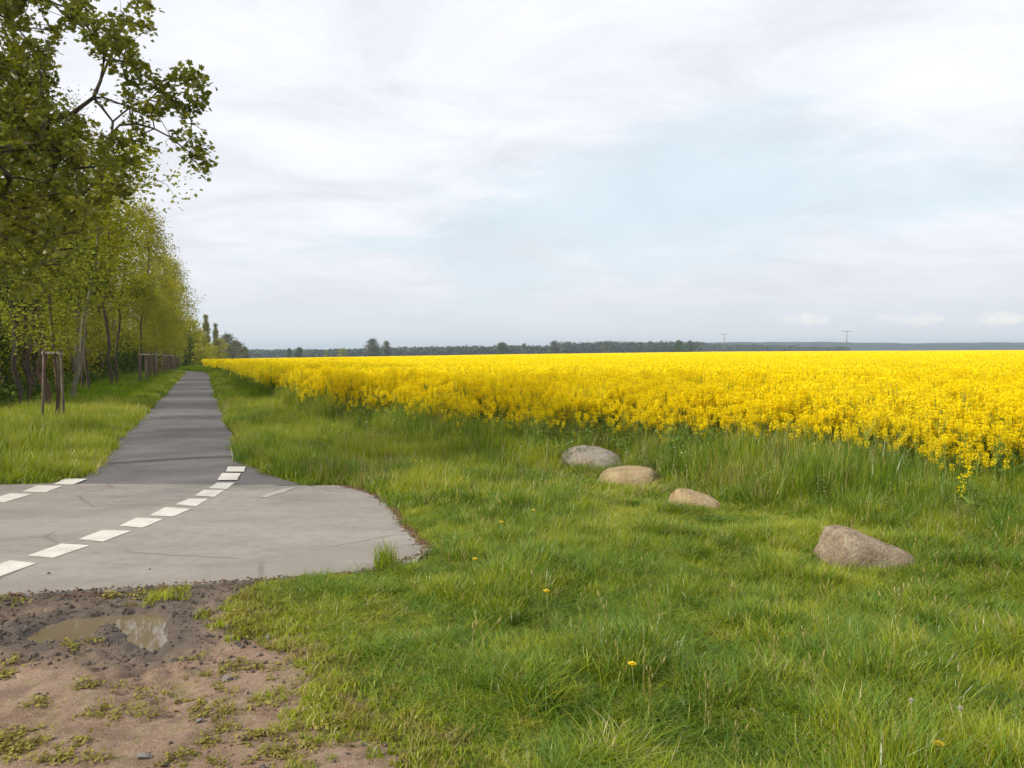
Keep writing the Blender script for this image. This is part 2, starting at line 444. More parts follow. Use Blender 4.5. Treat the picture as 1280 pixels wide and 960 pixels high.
def field_in(x, y):
    """metres inside the crop measured along the line of sight, negative outside"""
    px = 640 + 1000 * x / np.maximum(y, .1)
    e = field_edge(px)
    r = y - e
    return np.where(px < 266, -50.0, r) + (fbm(x * 1.1, y * 1.1, 9, 3) - .5) * .9
def paved(x, y):
    """signed distance to road / path (negative on it)"""
    d = sdf_poly(x, y, road_poly)
    l, r = path_edges(y)
    dp = np.maximum(l - x, x - r)
    dp = np.where((y < Y_ROADFAR - .05) | (y > 118), 9.0, dp)
    return np.minimum(d, dp)

def bumps(x, y):
    return (fbm(x * .7, y * .7, 3, 3) - .5) * .16 + (fbm(x * 3, y * 3, 4, 2) - .5) * .05
def ground_z(x, y):
    d = paved(x, y)
    dd = sdf_poly(x, y, dirt_poly)
    k = sstep(.05, 1.2, d) * sstep(.0, .8, dd)
    z = terrain(x, y) + k * bumps(x, y) * sstep(300, 60, y)
    z = z - .05 * sstep(.10, -.05, d) - .12 * sstep(.10, -.10, dd)
    # raised verge by the crop
    return z

# ground sheet ---------------------------------------------------------------
xs = np.unique(np.concatenate([-np.geomspace(9, 6000, 70)[::-1], np.arange(-9, 9, .09), np.geomspace(9, 6000, 70)]))
ys = np.unique(np.concatenate([-np.geomspace(3, 900, 22)[::-1], np.arange(-3, 1.5, .5), np.arange(1.5, 14, .09), np.geomspace(14, 7000, 150)]))
GX, GY = np.meshgrid(xs, ys)
GZ = ground_z(GX, GY)
link('ground', grid_mesh('ground', GX, GY, GZ, M['ground']), kind='structure')

# paving ----------------------------------------------------------------------
def slab(name, poly, z0, z1, mat):
    n = len(poly)
    V = [(p[0], p[1], z1) for p in poly] + [(p[0], p[1], z0) for p in poly]
    F = [tuple(range(n))] + [(i, n + i, n + (i + 1) % n, (i + 1) % n) for i in range(n)]
    # orientation
    A = sum(poly[i][0] * poly[(i + 1) % n][1] - poly[(i + 1) % n][0] * poly[i][1] for i in range(n))
    if A < 0: F = [f[::-1] for f in F]
    return mesh_np(name, V, F, mat)
road = link('road', slab('road', road_r, -.06, .024, M['road']), kind='structure')
yy = np.unique(np.concatenate([np.linspace(Y_ROADFAR - .02, 16, 70), np.geomspace(16, 118, 110)]))
L_, R_ = path_edges(yy)
t = np.linspace(0, 1, 9)
PX = L_[:, None] * (1 - t) + R_[:, None] * t
jit = (fbm(yy * 4, yy * 0 + 3, 5, 3) - .5) * .10
PX[:, 0] += jit; PX[:, -1] += (fbm(yy * 4, yy * 0 + 9, 6, 3) - .5) * .10
PY = np.repeat(yy[:, None], 9, 1)
PZ = terrain(PX, PY) + .016 + .03 * np.sin(t * PI)[None, :] * sstep(11, 14, PY)
PZ[:, 0] -= .05 * 0; 
pme = grid_mesh('bike_path', PX, PY, PZ, M['path'])
link('bike_path', pme, kind='structure')

# painted dashes ----------------------------------------------------------------
dashes = [[(904, 166), (912, 146), (981, 146), (978, 167)], [(870, 201), (888, 172), (962, 173), (950, 201)], [(834, 234), (868, 211), (938, 211), (908, 237)],
          [(778, 264), (815, 240), (898, 241), (857, 269)], [(703, 300), (755, 275), (833, 277), (785, 306)], [(599, 344), (662, 311), (762, 317), (692, 349)],
          [(476, 387), (545, 353), (656, 358), (570, 394)], [(313, 441), (410, 403), (525, 407), (412, 451)], [(110, 508), (245, 459), (360, 466), (213, 516)],
          [(-140, 592), (40, 527), (148, 538), (-20, 600)], [(-400, 690), (-230, 615), (-110, 628), (-270, 705)],
          [(213, 218), (262, 194), (350, 196), (290, 220)], [(88, 247), (150, 223), (250, 224), (180, 250)], [(-66, 288), (40, 254), (128, 257), (14, 292)],
          [(-270, 335), (-150, 298), (-60, 302), (-180, 340)]]
for q in dashes:
    pts = [ground_at(x / 3.2, y / 3.2 + 540) for x, y in q]
    zt = .028 if min(p[1] for p in pts) < Y_ROADFAR + .35 else .0
    poly = ragged([p for p in pts], .05, .006, 8)
    # conform: dashes on the path sit on its slightly lower surface
    zz = .0285 if np.mean([p[1] for p in pts]) < Y_ROADFAR else .030
    V = [(p[0], p[1], zz) for p in poly]
    me = mesh_np('painted_dash', V, [tuple(range(len(V)))], M['paint'])
    if me.polygons[0].normal.z < 0: me.flip_normals()
    link('painted_dash', me, parent=road)

fq = [ground_at(x / 3.2, y / 3.2 + 540) for x, y in [(1030, 270), (1145, 232), (1192, 229), (1070, 272)]]
fm = simple('faded_paint', (.40, .375, .345))
me = mesh_np('faded_line', [(p[0], p[1], .0285) for p in ragged(fq, .05, .02, 12)], [tuple(range(len(ragged(fq, .05, .02, 12))))], fm)
if me.polygons[0].normal.z < 0: me.flip_normals()
link('faded_line', me, parent=road)

# dirt and puddles ----------------------------------------------------------------
DS = .018
dx = np.arange(-8.0, .6, DS); dy = np.arange(1.2, 6.35, DS)
DX, DY = np.meshgrid(dx, dy)
dsd = sdf_poly(DX, DY, dirt_poly)
base = .004 + (fbm(DX * 1.2, DY * 1.2, 21, 3) - .5) * .035 + (fbm(DX * 8, DY * 8, 22, 3) - .5) * .014
pA = [ground_at(*p) for p in [(28, 797), (45, 782), (85, 772), (130, 767), (165, 766), (203, 763), (210, 775), (209, 804), (192, 812), (166, 809), (154, 793), (143, 779), (122, 784), (112, 800), (80, 806), (40, 808)]]
psd = sdf_poly(DX, DY, pA)
churn = sstep(.85, .1, psd) * (1 - sstep(.0, -.12, psd))
strip = sstep(.75, .2, np.abs(DY - (5.55 - .02 * DX))) * sstep(-.3, -1.6, DX + .8)
rough_ = np.maximum(churn, strip * .9) * sstep(.0, -.3, dsd)
DZ = base + rough_ * ((fbm(DX * 9, DY * 9, 23, 5) - .45) * .085 + .006) - .10 * sstep(.06, -.11, psd) + .015 * sstep(.3, .05, psd)
# ruts of tyres
for (ax, ay), (bx, by) in [(ground_at(130, 822), ground_at(205, 900)), (ground_at(175, 818), ground_at(245, 900))]:
    L = math.hypot(bx - ax, by - ay); ex, ey = (bx - ax) / L, (by - ay) / L
    u = (DX - ax) * ex + (DY - ay) * ey; v = (DX - ax) * -ey + (DY - ay) * ex
    msk = sstep(.12, .06, np.abs(v)) * sstep(-.1, .1, u) * sstep(L + .1, L - .2, u)
    DZ -= msk * (.018 + .012 * np.sin(u * 60))
ax, ay = ground_at(330, 890)
msk = sstep(.05, .02, np.abs(DY - ay - .0)) * sstep(.22, .15, np.abs(DX - ax)); DZ -= msk * (.01 + .01 * np.sign(np.sin(DY * 160)))
DZ -= .16 * sstep(.12, .5, dsd + (fbm(DX * 3, DY * 3, 27, 3) - .5) * .5)
wet = np.clip(np.maximum(sstep(.45, .03, psd), strip * .8), 0, 1)
dme = grid_mesh('dirt_track', DX, DY, DZ, M['dirt'])
set_attr(dme, 'wet', wet.ravel())
link('dirt_track', dme, kind='structure')
wp = [ground_at(*p) for p in [(10, 815), (10, 765), (90, 757), (225, 755), (225, 822)]]
wme = mesh_np('puddle', [(p[0], p[1], -.016) for p in wp], [tuple(range(5))], M['water'])
if wme.polygons[0].normal.z < 0: wme.flip_normals()
link('puddle', wme, kind='structure')

# ------------------------------------------------------------------ leaf clouds
def quads_from(C, U, W, rnd, name, mat, extra=None):
    """rhombic leaf at each C with half axes U (long) and W"""
    n = len(C)
    V = np.stack([C - U, C + W * 1.0 - U * .1, C + U, C - W - U * .1], 1).reshape(-1, 3)
    F = np.arange(n * 4).reshape(n, 4)
    me = mesh_np(name, V, F, mat)
    set_attr(me, 'rnd', rnd, 'FACE')
    return me
def rand_dirs(n, r):
    d = r.normal(size=(n, 3)); return d / np.linalg.norm(d, axis=1, keepdims=True)
def leaf_axes(n, size, r, flat=.5):
    """leaf planes tend to face up"""
    nrm = rand_dirs(n, r); nrm[:, 2] = np.abs(nrm[:, 2]) + flat; nrm /= np.linalg.norm(nrm, axis=1, keepdims=True)
    a = rand_dirs(n, r); U = np.cross(nrm, a); U /= np.linalg.norm(U, axis=1, keepdims=True)
    W = np.cross(nrm, U)
    s = size * (.6 + .8 * r.random(n))[:, None]
    return U * s * .5, W * s * .36, nrm
def lobed_leaves(C, size, r, name, mat):
    """broad lobed leaves: 9-corner outline"""
    n = len(C)
    U, W, nrm = leaf_axes(n, size, r, .35)
    W = W / .36 * .5
    pat = np.array([(-1, 0), (-.55, .35), (-.25, .95), (.15, .5), (.55, .75), (.55, .25), (1.05, 0), (.55, -.25), (.55, -.75), (.15, -.5), (-.25, -.95), (-.55, -.35)])
    V = C[:, None] + pat[None, :, 0, None] * U[:, None] + pat[None, :, 1, None] * W[:, None] + nrm[:, None] * (np.abs(pat[None, :, 1, None]) * -.25 * size * .5)
    k = len(pat)
    me = mesh_np(name, V.reshape(-1, 3), np.arange(n * k).reshape(n, k), mat)
    set_attr(me, 'rnd', r.random(n), 'FACE')
    return me

def grow(skel, parent_idx, att, r, rbase=.007, expo=.5, jitter=.12):
    """join every attractor to the nearest node of what has grown; returns list of polylines and radii"""
    nodes = [np.array(p, float) for p in skel]; par = list(parent_idx)
    S = np.array(nodes)
    d0 = np.array([np.min(np.linalg.norm(S - a, axis=1)) for a in att])
    arr = np.empty((len(nodes) + len(att) * 3 + 5, 3)); arr[:len(nodes)] = S; n = len(nodes)
    ends = []
    for i in np.argsort(d0):
        a = att[i]
        dv = arr[:n] - a
        dd = np.linalg.norm(dv, axis=1) + np.maximum(0, dv[:, 2]) * .8   # prefer to grow from below
        j = int(np.argmin(dd)); L = np.linalg.norm(arr[j] - a)
        prev = j
        k = 2 if L > .5 else 1
        for q in range(1, k + 1):
            tt = q / k; p = arr[j] * (1 - tt) + a * tt
            if q < k: p = p + r.normal(size=3) * L * jitter + np.array([0, 0, L * .08])
            arr[n] = p; par.append(prev); prev = n; n += 1
        ends.append(n - 1)
    cnt = np.zeros(n)
    for e in ends: cnt[e] += 1
    for i in range(n - 1, -1, -1):
        if par[i] >= 0: cnt[par[i]] += cnt[i]
    rad = rbase * np.maximum(cnt, 1) ** expo
    return arr[:n], par, rad

def tree_meshes(tag, seed, H, crown_base, width, n_att, leaves_per, leaf, leafmat, barkmat, shape='round', lean=(0, 0), stems=1, sigma=.3, rbase=.009, trunk_r=None, ysq=1.0):
    r = np.random.default_rng(seed)
    skel = []; par = []
    for s in range(stems):
        off = r.normal(size=2) * (.22 if stems > 1 else 0); dirn = r.normal(size=2) * (.10 if stems > 1 else .03)
        k = max(4, int(H * .8 / .6))
        prev = -1
        for i in range(k + 1):
            z = H * .82 * i / k
            w = r.normal(size=2) * .06 * (i > 0)
            skel.append((off[0] + dirn[0] * z + lean[0] * z + w[0], off[1] + dirn[1] * z + lean[1] * z + w[1], z - (.15 if i == 0 else 0)))
            par.append(prev); prev = len(skel) - 1
    att = []
    while len(att) < n_att:
        u = r.random(); z = crown_base + (H - crown_base) * u
        if shape == 'round': w = width * math.sqrt(max(0, 1 - (2 * u - .85) ** 2 / 1.4)) * (.75 + .25 * (1 - u))
        elif shape == 'poplar': w = width * (min(1, u * 3 + .6)) * (1 - u ** 1.5) ** .8
        elif shape == 'bush': w = width * math.sqrt(max(0, 1 - u ** 2))
        else: w = width * (1 - u) ** .7
        a = r.random() * 2 * PI; q = r.random() ** .55
        # lobes: uneven outline
        lob = .72 + .28 * math.sin(a * 3 + seed) * math.cos(z * 1.7 + seed * 2) + r.normal() * .10
        x = math.cos(a) * w * q * lob + lean[0] * z; y = math.sin(a) * w * q * lob * ysq + lean[1] * z
        g = math.sin(x * 1.9 + seed) + math.sin(y * 1.7 + seed * 3) + math.sin(z * 1.6 + seed * 5)
        if g < -1.1 and r.random() < .85: continue
        att.append((x, y, z))
    att = np.array(att)
    nodes, par, rad = grow(skel, par, att, r, rbase)
    if trunk_r:
        rad = np.minimum(rad, trunk_r)
    mb = MB()
    kids = {}
    for i, p in enumerate(par):
        if p >= 0: kids.setdefault(p, []).append(i)
    # chains following the thickest child
    done = set()
    roots = [i for i, p in enumerate(par) if p < 0]
    stack = [(i, None) for i in roots]
    while stack:
        s, fr = stack.pop()
        ch = [fr] if fr is not None else []
        ch.append(s); cur = s
        while cur in kids:
            ks = sorted(kids[cur], key=lambda q: -rad[q])
            for q in ks[1:]: stack.append((q, cur))
            cur = ks[0]; ch.append(cur)
        rr = rad[ch].copy()
        if fr is not None: rr[0] = min(rr[0], rr[1] * 1.15)
        if len(ch) > 1: mb.tube(nodes[ch], rr, 6 if rr.max() > .03 else 3, cap=False)
    tm = mb.mesh(tag + '_trunk', barkmat, smooth=True)
    C = np.repeat(att, leaves_per, 0); n = len(C)
    rs = r.normal(size=(n, 3)) * sigma * np.array([1, 1, .75])
    C = C + rs
    U, W, _ = leaf_axes(n, leaf, r)
    clump = np.repeat(r.random(len(att)), leaves_per)
    cm = quads_from(C, U, W, np.clip(.55 * clump + .45 * r.random(n), 0, .99), tag + '_crown', leafmat)
    return tm, cm

def place_tree(kind, tm, cm, x, y, s=1.0, rz=0.0, label=None, group=None, sz=None, cat='tree', z=None):
    e = bpy.data.objects.new(kind, None); COL.objects.link(e)
    e.empty_display_size = .3
    e.location = (x, y, float(ground_z(np.array(x), np.array(y))) if z is None else z); e.rotation_euler = (0, 0, rz); e.scale = (s, s, sz or s)
    e['label'] = label; e['category'] = cat
    if group: e['group'] = group
    link('trunk', tm, parent=e); link('crown', cm, parent=e)
    return e

# ------------------------------------------------------------------ big overhanging maple at the upper left
def maple():
    r = np.random.default_rng(77)
    tx, ty = -8.9, 10.6
    gz = 0
    skel = []; par = []
    cap = []
    def chain(pts, start=-1, r0=.3, r1=.3):
        prev = start
        for i, p in enumerate(pts):
            skel.append(p); par.append(prev); prev = len(skel) - 1
            cap.append(r0 + (r1 - r0) * i / max(1, len(pts) - 1))
        return prev
    A = lambda px, py, d: tuple(at_depth(px, py, d))
    t_end = chain([(tx, ty, -.2), (tx + .05, ty, 1.0), (tx + .12, ty - .05, 2.2), (tx + .2, ty - .1, 3.4), (tx + .25, ty - .15, 4.4)], -1, .26, .2)
    top = chain([(tx + .3, ty, 5.4), (tx + .2, ty + .2, 6.6), (tx + .4, ty + .1, 8.0), (tx + .5, ty, 9.5)], t_end, .18, .06)
    # long limb reaching over the path, forks near its end
    l1 = chain([A(-90, 215, 10.4), A(-40, 195, 10.2), A(0, 184, 10.0), A(40, 182, 10.0), A(75, 187, 9.9), A(96, 184, 9.9)], t_end, .09, .03)
    up = chain([A(60, 152, 10.2), A(90, 142, 10.3), A(117, 122, 10.3)], l1 - 2, .035, .024)
    chain([A(126, 100, 10.4), A(130, 75, 10.4), A(139, 50, 10.5), A(128, 28, 10.5)], up, .021, .010)
    k = chain([A(128, 135, 10.2), A(141, 152, 10.1), A(140, 166, 10.0)], up, .020, .014)
    k2 = chain([A(150, 156, 9.9), A(172, 155, 9.8), A(193, 161, 9.7), A(214, 172, 9.6), A(228, 184, 9.6)], k, .017, .007)
    chain([A(165, 132, 9.8), A(187, 125, 9.8), A(197, 114, 9.7), A(208, 108, 9.7)], k - 1, .013, .007)
    chain([A(148, 130, 10.0), A(165, 128, 10.0)], up, .012, .008)
    chain([A(150, 40, 10.5), A(160, 25, 10.5), A(172, 30, 10.5)], up, .014, .008)
    low = chain([A(-70, 250, 9.8), A(-30, 225, 9.7), A(0, 210, 9.6), A(12, 222, 9.6), A(24, 222, 9.6)], t_end, .07, .03)
    chain([A(0, 262, 10.6), A(22, 258, 10.8), A(50, 240, 11.0), A(75, 245, 11.2)], low - 3, .05, .02)
    chain([A(62, 225, 11.2), A(78, 255, 11.3), A(92, 285, 11.4), A(97, 310, 11.5)], l1 - 1, .035, .02)
    lim = [(-900, 175), (0, 188), (20, 204), (40, 207), (70, 228), (85, 232), (105, 258), (118, 250), (140, 245), (150, 190), (165, 165), (180, 166), (230, 178), (245, 170), (262, 130), (300, 112), (345, 80), (400, 40)]
    ly, lx = [a for a, b in lim], [b for a, b in lim]
    att = []; w = []
    def ok(p):
        px, py = project(p); px = px[0]; py = py[0]
        if px > np.interp(py, ly, lx) - 6: return False
        if py > 385: return False
        # gaps of sky inside the visible crown
        if 60 < px and py < 170:
            g = vnoise(px / 26, py / 22, 44)
            if g < .55: return False
        if px < 60 and 15 < py < 60 and vnoise(px / 20, py / 18, 45) < .62: return False
        if 100 < px < 160 and 95 < py < 150 and r.random() < .75: return False
        if 145 < px < 205 and 85 < py < 160 and r.random() < .5: return False
        return True
    # visible part
    while len(att) < 620:
        px = r.uniform(-60, 262); py = r.uniform(-60, 380); d = r.uniform(8.9, 11.8)
        if 1 and py > 250 and r.random() < (py - 250) / 150: continue
        p = at_depth(px, py, d)
        if ok(p): att.append(p)
    for px, py in [(158, 98), (170, 100), (182, 96), (190, 103), (205, 103), (200, 108), (243, 90), (235, 95), (255, 105), (247, 108), (238, 103), (215, 122), (222, 128), (230, 132), (248, 122), (250, 130), (235, 137),
                   (238, 153), (220, 174), (240, 172), (246, 180), (233, 190), (243, 198), (252, 190), (258, 200), (248, 208), (256, 213), (178, 165), (182, 183), (175, 140), (185, 132), (190, 140), (170, 148), (160, 120)]:
        att.append(at_depth(px + r.normal() * 1.5, py + r.normal() * 1.5, 9.65 + r.normal() * .12))
    nvis = len(att)
    # rest of the crown, out of frame
    while len(att) < nvis + 620:
        a = r.random() * 2 * PI; q = r.random() ** .5; z = r.uniform(3.6, 11)
        w_ = 5.3 * math.sqrt(max(0, 1 - ((z - 6.4) / 5.2) ** 2))
        p = np.array([tx + math.cos(a) * w_ * q, ty + math.sin(a) * w_ * q, z])
        px, py = project(p)
        if px[0] < -50 or py[0] < -50: att.append(p)
    att = np.array(att)
    nodes, pr, rad = grow(skel, par, att, r, .0042, .5, .10)
    # limb thickness is set for the surveyed limbs
    rad = np.minimum(rad, .26)
    lim_ = np.array(cap + [0.02] * (len(rad) - len(cap))); rad = np.minimum(rad, lim_)
    for i in range(len(cap), len(rad)): rad[i] = min(rad[i], rad[pr[i]] * .9)
    mb = MB(); kids = {}
    for i, p in enumerate(pr):
        if p >= 0: kids.setdefault(p, []).append(i)
    stack = [(0, None)]
    while stack:
        s, fr = stack.pop(); ch = ([fr] if fr is not None else []) + [s]; cur = s
        while cur in kids:
            ks = sorted(kids[cur], key=lambda q: -rad[q])
            for q in ks[1:]: stack.append((q, cur))
            cur = ks[0]; ch.append(cur)
        rr = rad[ch].copy()
        if fr is not None: rr[0] = min(rr[0], rr[1] * 1.2)
        if len(ch) > 1: mb.tube(nodes[ch], rr, 8 if rr.max() > .03 else 4, cap=False)
    tm = mb.mesh('maple_trunk', M['bark'], True)
    per = np.where(np.arange(len(att)) < nvis, 27, 34)
    C = np.repeat(att, per, 0); n = len(C)
    C = C + r.normal(size=(n, 3)) * np.array([.066, .066, .055]) * np.where(np.repeat(np.arange(len(att)), per) < nvis, 1, 2.6)[:, None]
    cm = lobed_leaves(C, .07, r, 'maple_crown', M['maple'])
    e = bpy.data.objects.new('maple_tree', None); COL.objects.link(e); e.location = (0, 0, 0)
    e['label'] = 'big broadleaf tree whose long leafy bough hangs into the sky over the road'; e['category'] = 'tree'
    e.location = (tx, ty, 0)
    for nm, me in (('trunk', tm), ('crown', cm)):
        o = link(nm, me, parent=e); o.location = (-tx, -ty, 0)
maple()

# ------------------------------------------------------------------ woods on the left
V_woods = [tree_meshes('wood%d' % i, 100 + i, H, cb, w, 200, 46, .135, M[lm], M[bm], stems=st, sigma=.34)
           for i, (H, cb, w, lm, bm, st) in enumerate([(12, 2.2, 3.6, 'leaf_a', 'bark', 1), (13, 3.0, 4.0, 'leaf_b', 'bark_red', 1), (11, 1.8, 3.4, 'leaf_a', 'bark_red', 2), (12.5, 2.4, 3.7, 'leaf_b', 'bark', 3), (10, 1.6, 3.3, 'leaf_a', 'bark_pale', 1)])]
V_bush = [tree_meshes('bush%d' % i, 140 + i, 3.6, .1, 2.0, 110, 36, .15, M[lm], M['bark'], shape='bush', stems=3, sigma=.3) for i, lm in enumerate(['leaf_a', 'leaf_d', 'leaf_b'])]
V_young = [tree_meshes('young%d' % i, 160 + i, 5.2, 1.9, 1.35, 110, 46, .085, M['leaf_y'], M['bark_red'], sigma=.22, rbase=.0036) for i in range(3)]

V_thin = [tree_meshes('thin%d' % i, 180 + i, H, cb, w, 130, 44, .11, M[lm], M[bm], stems=st, sigma=.3, rbase=.0075) for i, (H, cb, w, lm, bm, st) in enumerate([(10, 3.6, 2.3, 'leaf_a', 'bark', 2), (9, 3.2, 2.2, 'leaf_d', 'bark_red', 3), (11, 3.9, 2.2, 'leaf_b', 'bark', 3)])]
V_bare = tree_meshes('bare', 190, 14.5, 3.5, 3.1, 330, 7, .07, M['greytwig'], M['bark_pale'], sigma=.3, rbase=.006)
def off(D, o): return (KX * D + o, D)
wr = np.random.default_rng(9)
special = [
    (22, 23.3, 0, (0, 1.), 'dark double trunked tree at the outer edge of the wood, before the first stakes'),
    (64, 22.5, 0, (1, .95), 'slim many stemmed tree growing right behind the tripod of tall stakes'),
    (5, 27.0, 0, (2, 1.), 'slender dark stems where the wood is cut by the edge of the photo'),
    (44, 29.0, 0, (1, 1.1), 'dark bushy crowned tree between the double trunk and the first stakes'),
    (112, 33.0, 0, (2, 1.), 'olive many stemmed tree just past the leaning pale trunk'),
    (138, 38.0, 0, (0, 1.05), 'double stemmed tree between the leaning trunk and the far saplings'),
]
for px, D, _, (v, s), lb in special:
    tm, cm = V_thin[v]
    place_tree('woodland_tree', tm, cm, (px - 640) / 1000 * D, D, s, .7 * v, lb, 'trees of the wood beside the path')
# leaning pale trunk
tm, cm = tree_meshes('leaning', 201, 8.5, 4.2, 2.3, 110, 30, .15, M['leaf_a'], M['bark_pale'], lean=(.23, .05), sigma=.3, rbase=.008)
place_tree('leaning_tree', tm, cm, (88 - 640) / 1000 * 26, 26.0, 1, 0, 'thin pale trunk leaning towards the path beside the first stakes', 'trees of the wood beside the path')
for D, o, lb in ((40, -6.3, 'tall birch like tree with bare pale twigs above the wood, nearer one'), (50, -5.4, 'tall birch like tree with bare pale twigs above the wood, farther one'), (27, -11.5, 'half bare pale twigged tree behind the big overhanging bough')):
    x_, y_ = off(D, o); place_tree('woodland_tree', V_bare[0], V_bare[1], x_, y_, 1, D, lb, 'trees of the wood beside the path')
place_tree('woodland_tree', V_woods[1][0], V_woods[1][1], -15.5, 12.0, 1, 1, 'unseen woodland tree added at the near end of the wood to shade the verge, left of the big overhanging bough', 'trees standing deeper in the wood')  # out of view, added so that its shadow falls on the left verge
near_lb = ['yellow green tree overhanging the path near the middle of the wood', 'tall olive tree in the front row behind the staked saplings', 'broad spring green tree at the wood edge by the path']
cnt = 0
for D, o, v, s in [(34, -7.2, 0, .92), (41, -6.4, 4, 1.08), (48, -5.9, 2, 1.12), (55, -6.0, 0, 1.02), (63, -5.7, 1, 1.0), (70, -5.6, 4, 1.15), (78, -5.2, 0, 1.0), (87, -5.0, 2, 1.1), (96, -5.2, 4, 1.05), (106, -5.6, 1, .92), (116, -6.5, 0, .9)]:
    tm, cm = V_woods[v]; x, y = off(D, o + 1.5 * (D > 60))
    place_tree('woodland_tree', tm, cm, x, y, s * (.88 if D < 60 else 1.02), wr.random() * 6.28, 'spring green woodland tree in the front row whose crown leans over the path edge', 'front row of the wood beside the path')
for D0, D1, step, o0, vs in [(19, 112, 7.5, -11, (1, 3, 0, 2)), (17, 105, 8, -17, (3, 1, 2, 4)), (24, 100, 9, -24, (0, 3, 1)), (40, 110, 11, -32, (1, 0, 3))]:
    k = 0; D = D0
    while D < D1:
        x, y = off(D + wr.normal() * 1.2, o0 + wr.normal() * 1.3)
        if not (x > -16 and y < 24):
            tm, cm = V_woods[vs[k % len(vs)]]
            place_tree('woodland_tree', tm, cm, x, y, .74 + .24 * wr.random(), wr.random() * 6.28, 'woodland tree deep inside the wood, its trunk in the shade of the front row', 'trees standing deeper in the wood')
        D += step; k += 1
bl = [(12, -10.6, 2, 1.1), (25, -7.6, 0, .75), (30, -8.2, 2, .8), (22, -8.6, 1, .7), (28, -7.4, 1, .7), (34, -7.8, 1, .8), (50, -6.6, 1, .8), (60, -6.2, 1, .9), (70, -5.8, 1, .9), (80, -5.4, 1, .9), (92, -4.9, 0, .8), (100, -4.8, 1, .9), (108, -4.6, 2, .9), (116, -4.6, 0, 1.), (124, -4.4, 1, 1.), (36, -7.6, 0, .7), (43, -7.2, 2, .8), (24, -10.5, 1, .8), (21, -9.2, 0, .8), (27, -10.4, 2, .9), (33, -10.6, 1, .85), (40, -10, 0, .9), (47, -9.2, 1, .9), (56, -8.8, 2, .9), (66, -8, 1, 1.), (78, -7.5, 0, 1.), (90, -7.5, 1, 1), (103, -7, 2, 1),
      (20, -13.5, 1, 1.), (26, -14.5, 0, 1.1), (32, -16, 1, 1.2), (38, -16, 2, 1.2), (46, -18, 0, 1.2), (55, -20, 1, 1.3), (66, -20, 2, 1.3), (78, -20, 0, 1.3), (90, -20, 1, 1.3), (28, -19, 1, 1.2), (36, -22, 2, 1.3), (45, -25, 1, 1.4), (58, -27, 0, 1.4), (72, -28, 1, 1.5)]
for D, o, v, s in bl:
    tm, cm = V_bush[v]; x, y = off(D, o)
    place_tree('woodland_shrub', tm, cm, x, y, s, wr.random() * 6.28, 'dense leafy shrub filling the space between the trunks under the woodland trees', 'shrubs under the woodland trees', cat='shrub')
# staked young trees in a row along the path
stake_D = [19.0, 41, 46.5, 52, 58, 65, 72, 80, 89, 99, 109]
stake_off = [-3.52, -3.1, -3.15, -3.1, -3.2, -3.1, -3.1, -3.05, -3.1, -3.1, -3.2]
def stake_frame(x, y, rz, h, label, group='wooden stake frames round the saplings'):
    e = bpy.data.objects.new('tree_stakes', None); COL.objects.link(e)
    e.location = (x, y, float(ground_z(np.array(x), np.array(y)))); e.rotation_euler = (0, 0, rz); e['label'] = label; e['category'] = 'tree stakes'; e['group'] = group
    R0, R1 = .29, .21
    tops = []
    rr = np.random.default_rng(int(x * 100) % 999 + 3)
    for k in range(3):
        a = k * 2 * PI / 3 + .3
        b0 = np.array([math.cos(a) * R0, math.sin(a) * R0, -.3]); b1 = np.array([math.cos(a) * R1 + rr.normal() * .01, math.sin(a) * R1, h + rr.normal() * .02])
        mb = MB(); mb.tube([b0, (b0 + b1) / 2 + rr.normal(size=3) * .006, b1], [.032, .030, .028], 8)
        link('post', mb.mesh('post', M['stake'], True), parent=e); tops.append(b1)
    for k in range(3):
        a, b = tops[k], tops[(k + 1) % 3]; d = b - a; L = np.linalg.norm(d)
        mb = MB(); mb.box((a + b) / 2 + np.array([0, 0, -.06 - .004 * k]), (L + .10, .018, .045), math.atan2(d[1], d[0]))
        m2 = mb.mesh('crossbar', M['batten']); link('crossbar', m2, parent=e)
ords = ['first', 'second', 'third', 'fourth', 'fifth', 'sixth', 'seventh', 'eighth', 'ninth', 'tenth', 'eleventh']
for i, (D, o) in enumerate(zip(stake_D, stake_off)):
    x, y = off(D, o)
    stake_frame(x, y, wr.random() * 2, 1.72, 'tall dark stakes with a pale crossbar in the grass, standing alone nearest the road' if i == 0 else f'{ords[i]} stake frame along the path counted from the road, pale crossbar on top')
    tm, cm = V_young[i % 3]
    place_tree('young_tree', tm, cm, x, y, .95 + .25 * wr.random(), wr.random() * 6.28, 'slender sapling held inside the dark stakes nearest the road' if i == 0 else f'{ords[i]} bright yellow green sapling along the path counted from the road', 'saplings in a row along the path')

# poplars and bare grey trees past the end of the path
tm, cm = tree_meshes('poplar', 301, 14, .4, 1.7, 420, 26, .30, M['poplar'], M['bark'], shape='poplar', sigma=.3, rbase=.01)
for px, D, s, lb in [(258, 215, .93, 'taller of the two narrow columnar poplars rising past the end of the path'), (270, 225, .80, 'lower of the two narrow columnar poplars rising past the end of the path')]:
    x = (px - 640) / 1000 * D; place_tree('poplar_tree', tm, cm, x, D, s * 1.0, px, lb, 'poplars past the end of the path')
tm2, cm2 = tree_meshes('greytree', 311, 12, 1.0, 5, 150, 26, .5, M['greytwig'], M['bark'], sigma=.7, rbase=.02)
tm3, cm3 = tree_meshes('fartree', 312, 12, .6, 5, 150, 26, .5, M['leaf_a'], M['bark'], sigma=.7, rbase=.02)
tm4, cm4 = tree_meshes('fardark', 313, 12, .4, 5, 150, 28, .6, M['leaf_d'], M['bark'], sigma=.7, rbase=.02)
